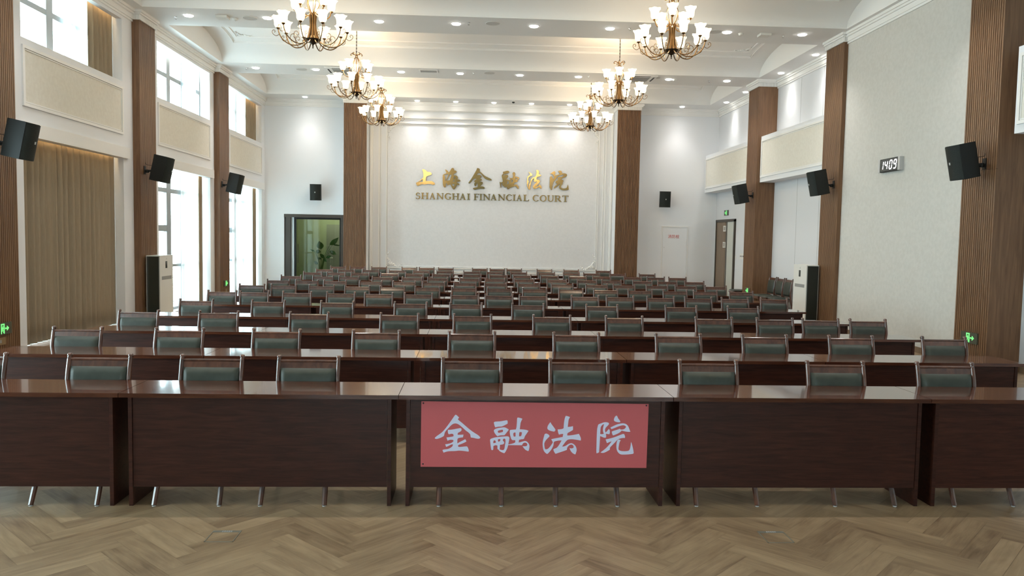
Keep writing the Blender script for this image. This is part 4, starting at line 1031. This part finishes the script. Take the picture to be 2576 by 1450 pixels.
def smoke(x, y, lab):
    t = ceil_thing('smoke_detector', lab, 'smoke detector', x, y, 'smoke detectors')
    MB().lathe([(.052, 0), (.052, -.016), (.044, -.02), (.044, -.036), (.03, -.046), (.001, -.048)], seg=18).build('body', M['cabwhite'], t, True)
    MB().lathe([(.001, -.052), (.008, -.051), (.008, -.047), (.001, -.047)], seg=8).build('sensor', M['vent'], t)
smoke(-4.78, 16.23, 'white smoke detector beside the left access point')
smoke(5.41, 16.18, 'white smoke detector near the right access point')
smoke(5.25, 20.9, 'white smoke detector right of the far right chandelier on the second beam')
def sprinkler(x, y, lab):
    t = ceil_thing('sprinkler', lab, 'sprinkler', x, y, 'sprinkler heads')
    MB().lathe([(.030, 0), (.030, -.004), (.010, -.008), (.008, -.030), (.001, -.031)], seg=12).build('body', M['chrome'], t, True)
    MB().lathe([(.001, -.046), (.017, -.045), (.017, -.048), (.001, -.049)], seg=12).tube([(.007, 0, -.028), (.012, 0, -.046)], .0025, 5).tube([(-.007, 0, -.028), (-.012, 0, -.046)], .0025, 5).build('deflector', M['vent'], t)
for x, y, lab in ((-5.95, 16.25, 'left end of the nearer beam'), (6.31, 16.23, 'right end of the nearer beam'), (3.10, 16.05, 'nearer beam left of the largest chandelier'), (-.15, 16.0, 'middle of the nearer beam'),
                  (-.05, 20.78, 'middle of the second beam'), (2.95, 20.78, 'second beam left of the far right chandelier'), (6.2, 20.95, 'right end of the second beam'), (-5.9, 20.95, 'left end of the second beam')):
    sprinkler(x, y, 'tiny sprinkler head on the %s' % lab)
t = ceil_thing('dome_camera', 'small dark dome camera above the lettering', 'camera', 1.19, 24.80)
MB().lathe([(.055, 0), (.055, -.03), (.05, -.035), (.001, -.036)], seg=18).build('base', M['cabwhite'], t, True)
MB().lathe([(.046, -.034), (.044, -.055), (.03, -.075), (.001, -.082)], seg=18).build('dome', M['darkglass'], t, True)

# ------------------------------------------------------------------ wall loudspeakers
def make_speaker(lab, loc, rz, tilt, reach):
    """front faces local -Y; the wall lies at y=+reach"""
    t = thing('loudspeaker', lab, 'speaker', loc, rz, 'black wall loudspeakers')
    w, h, d = .170, .255, .15
    b = MB()
    pl = [(-w, -d+.02), (w, -d+.02), (w, -.02), (w*.66, d), (-w*.66, d), (-w, -.02)]
    lo = [b.b.verts.new((x, y, -h)) for x, y in pl]; hi = [b.b.verts.new((x, y, h)) for x, y in pl]
    b.b.faces.new(lo[::-1]); b.b.faces.new(hi)
    for i in range(6): b.b.faces.new((lo[i], lo[(i+1) % 6], hi[(i+1) % 6], hi[i]))
    c = b.build('cabinet', M['black'], t, bevel=.012, smooth=True); c.rotation_euler = (tilt, 0, 0)
    b = MB()
    b.grid(lambda s, q: ((-w+.008)+(2*w-.016)*s, -d+.018-.075*math.sin(PI*s)**.75, -h+.008+(2*h-.016)*q), 14, 4)
    for q in (0, 1):
        z = -h+.008+(2*h-.016)*q
        b.grid(lambda s, u: ((-w+.008)+(2*w-.016)*s, -d+.018-.075*math.sin(PI*s)**.75*u, z), 14, 1)
    g = b.build('grille', M['grille'], t, True); g.rotation_euler = (tilt, 0, 0)
    k = MB().box(-.014, .014, -d-.0605, -d-.056, -.018, .018).build('badge', M['badge'], t); k.rotation_euler = (tilt, 0, 0)
    b = MB()
    b.tube([(0, d-.02, -.03), (0, reach-.02, -.05)], .020, 8); b.box(-.04, .04, reach-.012, reach, -.11, .05)
    b.lathe([(.03, -.03), (.034, -.02), (.034, .02), (.03, .03)], (0, reach-.05, -.05), 12)
    b.build('bracket', M['black'], t, True, auto=.5)
    MB().tube(bez([(.02, d-.03, .03), (.03, d+.03, .06), (.02, reach-.03, .08), (.01, reach-.01, .12)], 12), .004, 5).build('cable', M['black'], t, True)
    return t
TL_ = .21
make_speaker('black loudspeaker cut by the left edge of the photo, beside the tan curtain', (-6.185, 11.16, 3.035), PI/2, TL_, .325)
make_speaker('black loudspeaker on the second timber pillar, right of the tan curtain', (-6.185, 16.05, 3.06), PI/2, TL_, .325)
make_speaker('black loudspeaker on the farthest pillar of the window wall', (-6.185, 20.86, 3.10), PI/2, TL_, .325)
make_speaker('large black loudspeaker right of the clock', (7.13, 11.26, 3.05), -PI/2, TL_, .325)
make_speaker('black loudspeaker on the pillar left of the clock wall', (7.13, 16.10, 3.07), -PI/2, TL_, .325)
make_speaker('black loudspeaker on the pillar near the right-hand door', (7.13, 20.85, 3.10), -PI/2, TL_, .325)
make_speaker('black loudspeaker on the end wall above the glass door', (-4.97, YB-.30, 3.15), 0, .06, .30)
make_speaker('black loudspeaker on the end wall above the fire cabinet', (6.15, YB-.30, 3.15), 0, .06, .30)

# ------------------------------------------------------------------ floor-standing air units
def air_unit(lab, x, y, rz):
    t = thing('air_purifier', lab, 'air purifier', (x, y, 0), rz, 'floor-standing air units')
    w, d, h = .35, .135, 1.345
    MB().box(-w+.012, w-.012, -d, d, .03, h).build('body', M['cabwhite'], t, bevel=.008)
    for s in (-1, 1):
        p = MB().box(s*w-.012 if s < 0 else s*w-.012, s*w+.012 if s < 0 else s*w+.012, -d+.018, d-.022, .05, h-.02)
        p.build('side_panel', M['darkglass'], t, bevel=.003)
    MB().box(-w+.05, w-.05, -d+.02, d-.02, 0, .03).build('base', M['black'], t)
    MB().box(-.06, .03, -d-.003, -d+.002, h-.26, h-.12).build('display', M['darkglass'], t)
    MB().box(-.25, .25, -d-.003, -d+.002, h-.49, h-.42).build('air_slot', M['vent'], t)
    MB().lathe([(.018, -.0015), (.018, .0015)], (0, 0, 0), 14).xf(Matrix.Translation((0, -d-.001, h-.07)) @ Matrix.Rotation(PI/2, 4, 'X')).build('emblem', M['silver'], t)
air_unit('white air purifier with dark glass side, before the left pillar by the windows', -6.345, 16.33, PI/2)
air_unit('white air purifier with dark glass side, by the pillar left of the clock wall', 7.29, 16.90, -PI/2)

# ------------------------------------------------------------------ clock
def clock():
    t = thing('digital_clock', 'digital wall clock in silver casing showing 14 09', 'clock', (7.54, 13.975, 3.255), -PI/2)
    w, h = .372, .118
    MB().box(-w+.06, w-.06, -.070, 0, -h, h).build('case', M['black'], t, bevel=.004)
    for s in (-1, 1): MB().box(*(sorted((s*w, s*(w-.065)))), -.078, 0, -h, h).build('end_cap', M['silver'], t, bevel=.008)
    f = MB().box(-w+.066, w-.066, -.074, -.069, -h+.012, h-.012).build('face', M['darkglass'], t)
    SEG = {'1': 'bc', '4': 'fgbc', '0': 'abcdef', '9': 'abcdfg'}
    H2, Wd, th, sh = .074, .040, .0115, .16
    def dig(ch, x0):
        b = MB()
        def bar(a, c, vert):
            ax, az = a; cx, cz = c
            if vert: pts = [(ax, az-.004), (ax-th, az-th*.9), (ax-th, cz+th*.9), (ax, cz+.004), (ax+th, cz+th*.9), (ax+th, az-th*.9)]
            else: pts = [(ax+.004, az), (ax+th*.9, az+th), (cx-th*.9, az+th), (cx-.004, az), (cx-th*.9, az-th), (ax+th*.9, az-th)]
            b.prism([(x0+px+pz*sh, pz) for px, pz in pts], -.0775, -.0745)
        S = {'a': ((-Wd, H2), (Wd, H2), 0), 'd': ((-Wd, -H2), (Wd, -H2), 0), 'g': ((-Wd, 0), (Wd, 0), 0),
             'f': ((-Wd, H2), (-Wd, 0), 1), 'b': ((Wd, H2), (Wd, 0), 1), 'e': ((-Wd, 0), (-Wd, -H2), 1), 'c': ((Wd, 0), (Wd, -H2), 1)}
        for k in SEG[ch]: bar(*S[k])
        b.build('digit', M['led'], f)
    dig('1', -.232); dig('4', -.088); dig('0', .068); dig('9', .212)
clock()

# ------------------------------------------------------------------ lit exit signs
MAN = [(.10,.86),(.16,.90),(.22,.86),(.22,.78),(.17,.74),(.26,.66),(.34,.60),(.42,.62),(.41,.54),(.30,.52),(.22,.58),(.19,.46),(.30,.34),(.30,.12),(.40,.10),(.40,.04),(.22,.04),(.22,.28),(.10,.40),(.02,.24),(-.16,.22),(-.16,.30),(-.04,.32),(.04,.50),(.07,.62),(-.02,.58),(-.10,.46),(-.16,.50),(-.06,.68),(.06,.74)]
def exit_sign(lab, loc, rz, w, h, arrow):
    t = thing('exit_sign', lab, 'exit sign', loc, rz)
    MB().box(-w/2, w/2, -.018, 0, -h/2, h/2).build('plate', M['exitplate'], t, bevel=.003)
    y0, y1 = -.0205, -.0178; k = h*.84
    cx = -w*.06 if arrow > 0 else w*.06
    b = MB(); fw = k*.30
    b.box(cx-fw, cx-fw+k*.12, y0, y1, -k/2, k/2).box(cx+fw-k*.12, cx+fw, y0, y1, -k/2, k/2).box(cx-fw+k*.12, cx+fw-k*.12, y0, y1, k/2-k*.12, k/2)
    b.build('door_symbol', M['exitgreen'], t)
    MB().prism([(cx+(px-.12)*k*.62*arrow, -k*.46+pz*k*.86) for px, pz in MAN], y0-.0004, y1).build('running_figure', M['exitgreen'], t)
    ax = cx+arrow*(fw+.012); L = w*.24
    MB().prism([(ax+arrow*u*L, v*k*.5) for u, v in ((0, .14), (.55, .14), (.42, .46), (.58, .46), (1, 0), (.58, -.46), (.42, -.46), (.55, -.14), (0, -.14))], y0, y1).build('arrow', M['exitgreen'], t)
exit_sign('green exit sign with right arrow on the pillar right of the clock', (XP_R, 11.385, .447), -PI/2, .385, .165, 1)
exit_sign('green exit sign with right arrow at the left edge of the photo', (XP_L, 11.22, .435), PI/2, .385, .165, 1)
exit_sign('green exit sign low on the farthest window pillar', (XP_L, 21.14, .49), PI/2, .36, .16, 1)
exit_sign('green exit sign low on the pillar beside the chairs', (XP_R, 20.98, .505), -PI/2, .36, .16, -1)
exit_sign('green exit sign above the right-hand door', (XN_R, 24.535, 2.725), -PI/2, .40, .17, -1)

# ------------------------------------------------------------------ small wall plates
def socket(lab, loc, rz, w=.13, h=.086, mat='plate_tan', n=1):
    t = thing('socket_plate', lab, 'socket', loc, rz)
    MB().box(-w/2, w/2, -.010, 0, -h/2, h/2).build('plate', M[mat], t, bevel=.002)
    for k in range(n):
        cx = (k-(n-1)/2)*w/n
        MB().box(cx-.022, cx+.022, -.0115, -.009, -.022, .022).build('outlet', M['black'] if n > 1 else M['vent'], t)
socket('bronze socket plate under the exit sign at the left edge', (XP_L, 11.16, .262), PI/2, .24, .10)
socket('bronze socket plate low on the pillar left of the air purifier', (XP_L, 16.10, .262), PI/2, .16, .095)
socket('bronze socket plate under the exit sign on the farthest window pillar', (XP_L, 21.15, .30), PI/2, .13, .09)
socket('white triple socket panel beside the right-hand door', (XN_R, 22.97, 1.395), -PI/2, .34, .17, 'cabwhite', 3)
t = thing('light_switch', 'white light switch between the right-hand door and the socket panel', 'switch', (XN_R, 23.52, 1.36), -PI/2)
MB().box(-.043, .043, -.009, 0, -.06, .06).build('plate', M['cabwhite'], t, bevel=.002)
MB().box(-.02, .02, -.012, -.008, -.03, .03).build('rocker', M['trim'], t, bevel=.001)

# ------------------------------------------------------------------ fire cabinet set in the end wall
t = thing('fire_cabinet', 'white fire hydrant cabinet door with red characters on the end wall', 'cabinet', (6.60, YB, 0), 0)
f = MB(); rect_frame(f, 'Y', 0, -.44, .44, .10, 2.30, .035, .018, -1)
f.build('frame', M['trim'], t, bevel=.003)
d = MB().box(-.395, .395, -.012, -.0, 1.02, 2.262).build('door', M['white'], t, bevel=.002)
MB().box(-.395, .395, -.012, -.0, .14, 1.008).build('lower_panel', M['white'], t, bevel=.002)
MB().lathe([(.014, 0), (.014, .006), (.006, .008)], (0, 0, 0), 12).xf(Matrix.Translation((-.345, -.012, 1.60)) @ Matrix.Rotation(PI/2, 4, 'X')).build('lock', M['chrome'], d)
cu = bpy.data.curves.new('red_characters', 'FONT'); cu.body = '消防栓'; cu.size = .128; cu.extrude = .001; cu.space_character = 1.0
cu.align_x = 'CENTER'; cu.align_y = 'CENTER'
to = bpy.data.objects.new('red_characters', cu); COL.objects.link(to)
bpy.context.view_layer.update()
me = bpy.data.meshes.new_from_object(to.evaluated_get(bpy.context.evaluated_depsgraph_get())); bpy.data.objects.remove(to)
me.transform(Matrix.Rotation(PI/2, 4, 'X')); me.materials.clear(); me.materials.append(M['redtext'])
to = bpy.data.objects.new('red_characters', me); COL.objects.link(to); to.parent = d; to.location = (-.04, -.0135, 1.95)

# ------------------------------------------------------------------ glass door at the left of the end wall and the corridor behind
struct(MB().box(DX0-.35, DX1+.55, 28.3, 28.45, 0, 2.9).box(DX0-.35, DX0-.2, YB+.3, 28.3, 0, 2.9).box(DX1+.4, DX1+.55, YB+.3, 28.3, 0, 2.9).box(DX0-.35, DX1+.55, YB+.3, 28.45, 2.75, 2.9).build('wall_corridor', M['greenwall']), 'olive corridor behind the glass door')
o = MB().box(DX0+.09, DX0+.21, YB-.01, YB+.25, 0, DZ-.10).box(DX1-.09, DX1, YB-.01, YB+.25, 0, DZ-.10).box(DX0, DX1, YB-.015, YB+.25, DZ-.10, DZ-.002).box(DX0, DX0+.09, YB+.05, YB+.25, 0, DZ-.1).build('door_1', M['darkframe'])
struct(o, 'dark framed glass door at the left of the end wall')
gx0, gx1 = DX0+.30, DX1-.09
f = MB()
for p in ((gx0, gx0+.06, .0, DZ-.1), (gx1-.06, gx1, .0, DZ-.1), (gx0+.06, gx1-.06, .0, .1), (gx0+.06, gx1-.06, DZ-.16, DZ-.1)): f.box(p[0], p[1], YB+.10, YB+.15, p[2], p[3])
f.build('door_frame', M['black'], o)
MB().box(DX0+.215, gx0, YB+.06, YB+.12, 0, DZ-.1).build('metal_jamb', M['alu_l'], o)
MB().box(gx0+.05, gx1-.05, YB+.12, YB+.13, .08, DZ-.15).build('pane', M['glass_g'], o)
MB().tube([(gx0+.12, YB+.06, .9), (gx0+.12, YB+.06, 1.5)], .012, 8).tube([(gx0+.12, YB+.06, .95), (gx0+.12, YB+.10, .95)], .008, 6).tube([(gx0+.12, YB+.06, 1.45), (gx0+.12, YB+.10, 1.45)], .008, 6).build('pull_handle', M['darkframe'], o, True)
t = thing('corridor_door', 'grey door seen through the glass at the corridor end', 'door', (-4.72, 28.295, 0))
MB().box(-.46, .20, -.05, 0, 0, 2.18).build('leaf', M['vent'], t, bevel=.004)
MB().box(.20, .27, -.06, 0, 0, 2.25).build('jamb', M['red'], t)
MB().box(.27, .62, -.03, 0, 0, 2.3).build('pale_side_panel', M['cabwhite'], t)
MB().tube([(-.36, -.09, 1.0), (-.24, -.09, 1.0)], .012, 6).tube([(-.36, -.05, 1.0), (-.36, -.09, 1.0)], .01, 6).build('handle', M['chrome'], t, True)
t = thing('corridor_lamp', 'lamp on the corridor ceiling behind the glass door', 'ceiling light', (-5.0, 27.4, 2.75))
MB().lathe([(.14, 0), (.14, -.03), (.12, -.045), (.001, -.05)], seg=20).build('diffuser', M['downlit'], t, True)
l = bpy.data.lights.new('corridor_light', 'POINT'); l.energy = 28; l.color = (1, .93, .78); l.shadow_soft_size = .12
lo = bpy.data.objects.new('corridor_light', l); COL.objects.link(lo); lo.parent = t; lo.location = (0, 0, -.12)

# plant in the corridor
PY = 26.75
t = thing('potted_plant', 'tall green leafy plant behind the glass door', 'plant', (at(807, 690, Y=PY).x, PY, 0))
base = Vector((t.location.x, PY, 0))
MB().lathe([(.13, 0), (.17, .06), (.19, .32), (.20, .36), (.175, .36), (.165, .32), (.001, .30)], seg=24).build('pot', M['pot'], t, True)
MB().lathe([(.001, .325), (.166, .325), (.166, .315), (.001, .315)], seg=20).build('soil', M['soil'], t)
def leaf(px, py, ln, wd, ang, bend, dy, y2):
    tip0 = at(px, py, Y=PY+dy) - base
    b = MB(); n = 10
    d = Vector((math.cos(ang), y2, math.sin(ang))).normalized()
    up = Vector((0, -1, .35)).normalized(); sd = d.cross(up).normalized(); up = sd.cross(d)
    def fn(s, q):
        u = q-.5
        wv = wd*math.sin(PI*min(1, s*1.02)**.8)*(1 if s < .98 else .2)
        return tip0 + d*(ln*(s-.5)) + sd*(u*2*wv) + up*(bend*(4*(s-.5)**2-1)*.5 + .35*abs(u)*wv + .012*math.sin(s*17)*abs(u))
    b.grid(fn, n, 6)
    lf = b.build('leaf', M['leaf'], t, True, auto=3)
    md = lf.modifiers.new('blade', 'SOLIDIFY'); md.thickness = .003
    a = tip0 - d*(ln*.48) - up*(0)
    s0 = Vector((.03*math.sin(px), .02*math.cos(py), .33))
    mid = s0*.45+a*.55; mid.x = mid.x*.55; mid.z += .1*abs(a.x)
    MB().tube(bez([s0, mid, a], 12), [.010-.0004*i for i in range(13)], 6).build('stem', M['stem'], lf, True)
for a in ((805, 617, .30, .115, 1.75, .05, 0, -.3), (841, 607, .40, .085, .75, .09, -.05, .2), (848, 617, .30, .03, -.15, .05, .1, .3), (838, 636, .26, .07, -.45, .08, .0, -.2), (786, 630, .20, .03, 2.75, .05, .05, .2),
          (801, 633, .19, .07, -.25, .05, -.05, -.3), (810, 644, .22, .06, 2.35, .06, -.1, -.2), (827, 646, .22, .05, .35, .06, -.1, -.2), (803, 650, .16, .04, 3.0, .05, 0, .1), (818, 655, .16, .04, -.9, .04, -.1, -.1), (795, 661, .16, .05, 2.5, .05, 0, -.1)):
    leaf(*a)

# ------------------------------------------------------------------ right-hand door
o = struct(MB().box(XN_R-.05, XN_R, 23.60, 23.68, 0, 2.50).box(XN_R-.05, XN_R, 25.38, 25.46, 0, 2.50).box(XN_R-.05, XN_R, 23.60, 25.46, 2.44, 2.52).build('door_2', M['darkframe'], bevel=.005), 'brown double door on the right near the end wall')
d = MB().box(XN_R-.03, XN_R-.001, 24.50, 25.38, .0, 2.44).build('door_leaf', M['doorwood'], o, bevel=.003)
MB().box(XN_R-.018, XN_R-.001, 24.44, 24.48, .0, 2.44).build('light_gap_strip', M['cabwhite'], o)  # pale colour stands in for bright light through the door gap
d2 = MB().box(XN_R-.03, XN_R-.001, 24.36, 24.43, .0, 2.44).build('lock_stile', M['darkframe'], o, bevel=.002)
MB().box(XN_R-.02, XN_R-.001, 23.68, 24.36, .0, 2.44).build('glass_leaf', M['frost'], o)
for z in (1.72, 2.23):
    h = MB(); 
    for p in ((24.60, 24.64, z-.09, z+.09), (24.47, 24.60, z+.055, z+.09), (24.47, 24.60, z-.09, z-.055), (24.44, 24.47, z-.09, z+.09)): h.box(XN_R-.058, XN_R-.030, *p)
    h.build('pull_handle', M['cabwhite'], d)

# ------------------------------------------------------------------ flush floor boxes
for x0, x1, y0, y1, lab in ((-1.556, -1.387, 4.612, 4.79, 'left'), (1.81, 1.976, 4.584, 4.77, 'right')):
    t = thing('floor_box', 'steel rimmed flush floor socket on the %s of the oak floor in front' % lab, 'floor socket', ((x0+x1)/2, (y0+y1)/2, 0))
    w, h = (x1-x0)/2, (y1-y0)/2; r = .005
    f = MB()
    for p in ((-w, w, -h, -h+r), (-w, w, h-.026, h), (-w, -w+r, -h, h-.026), (w-r, w, -h, h-.026)): f.box(*p, 0, .0022)
    f.build('rim', M['brass_plate'], t)
    b = MB()
    for k in range(5): b.box(-.028+k*.013, -.021+k*.013, h-.022, h-.006, .0022, .0032)
    b.build('cable_brush', M['silver'], t)
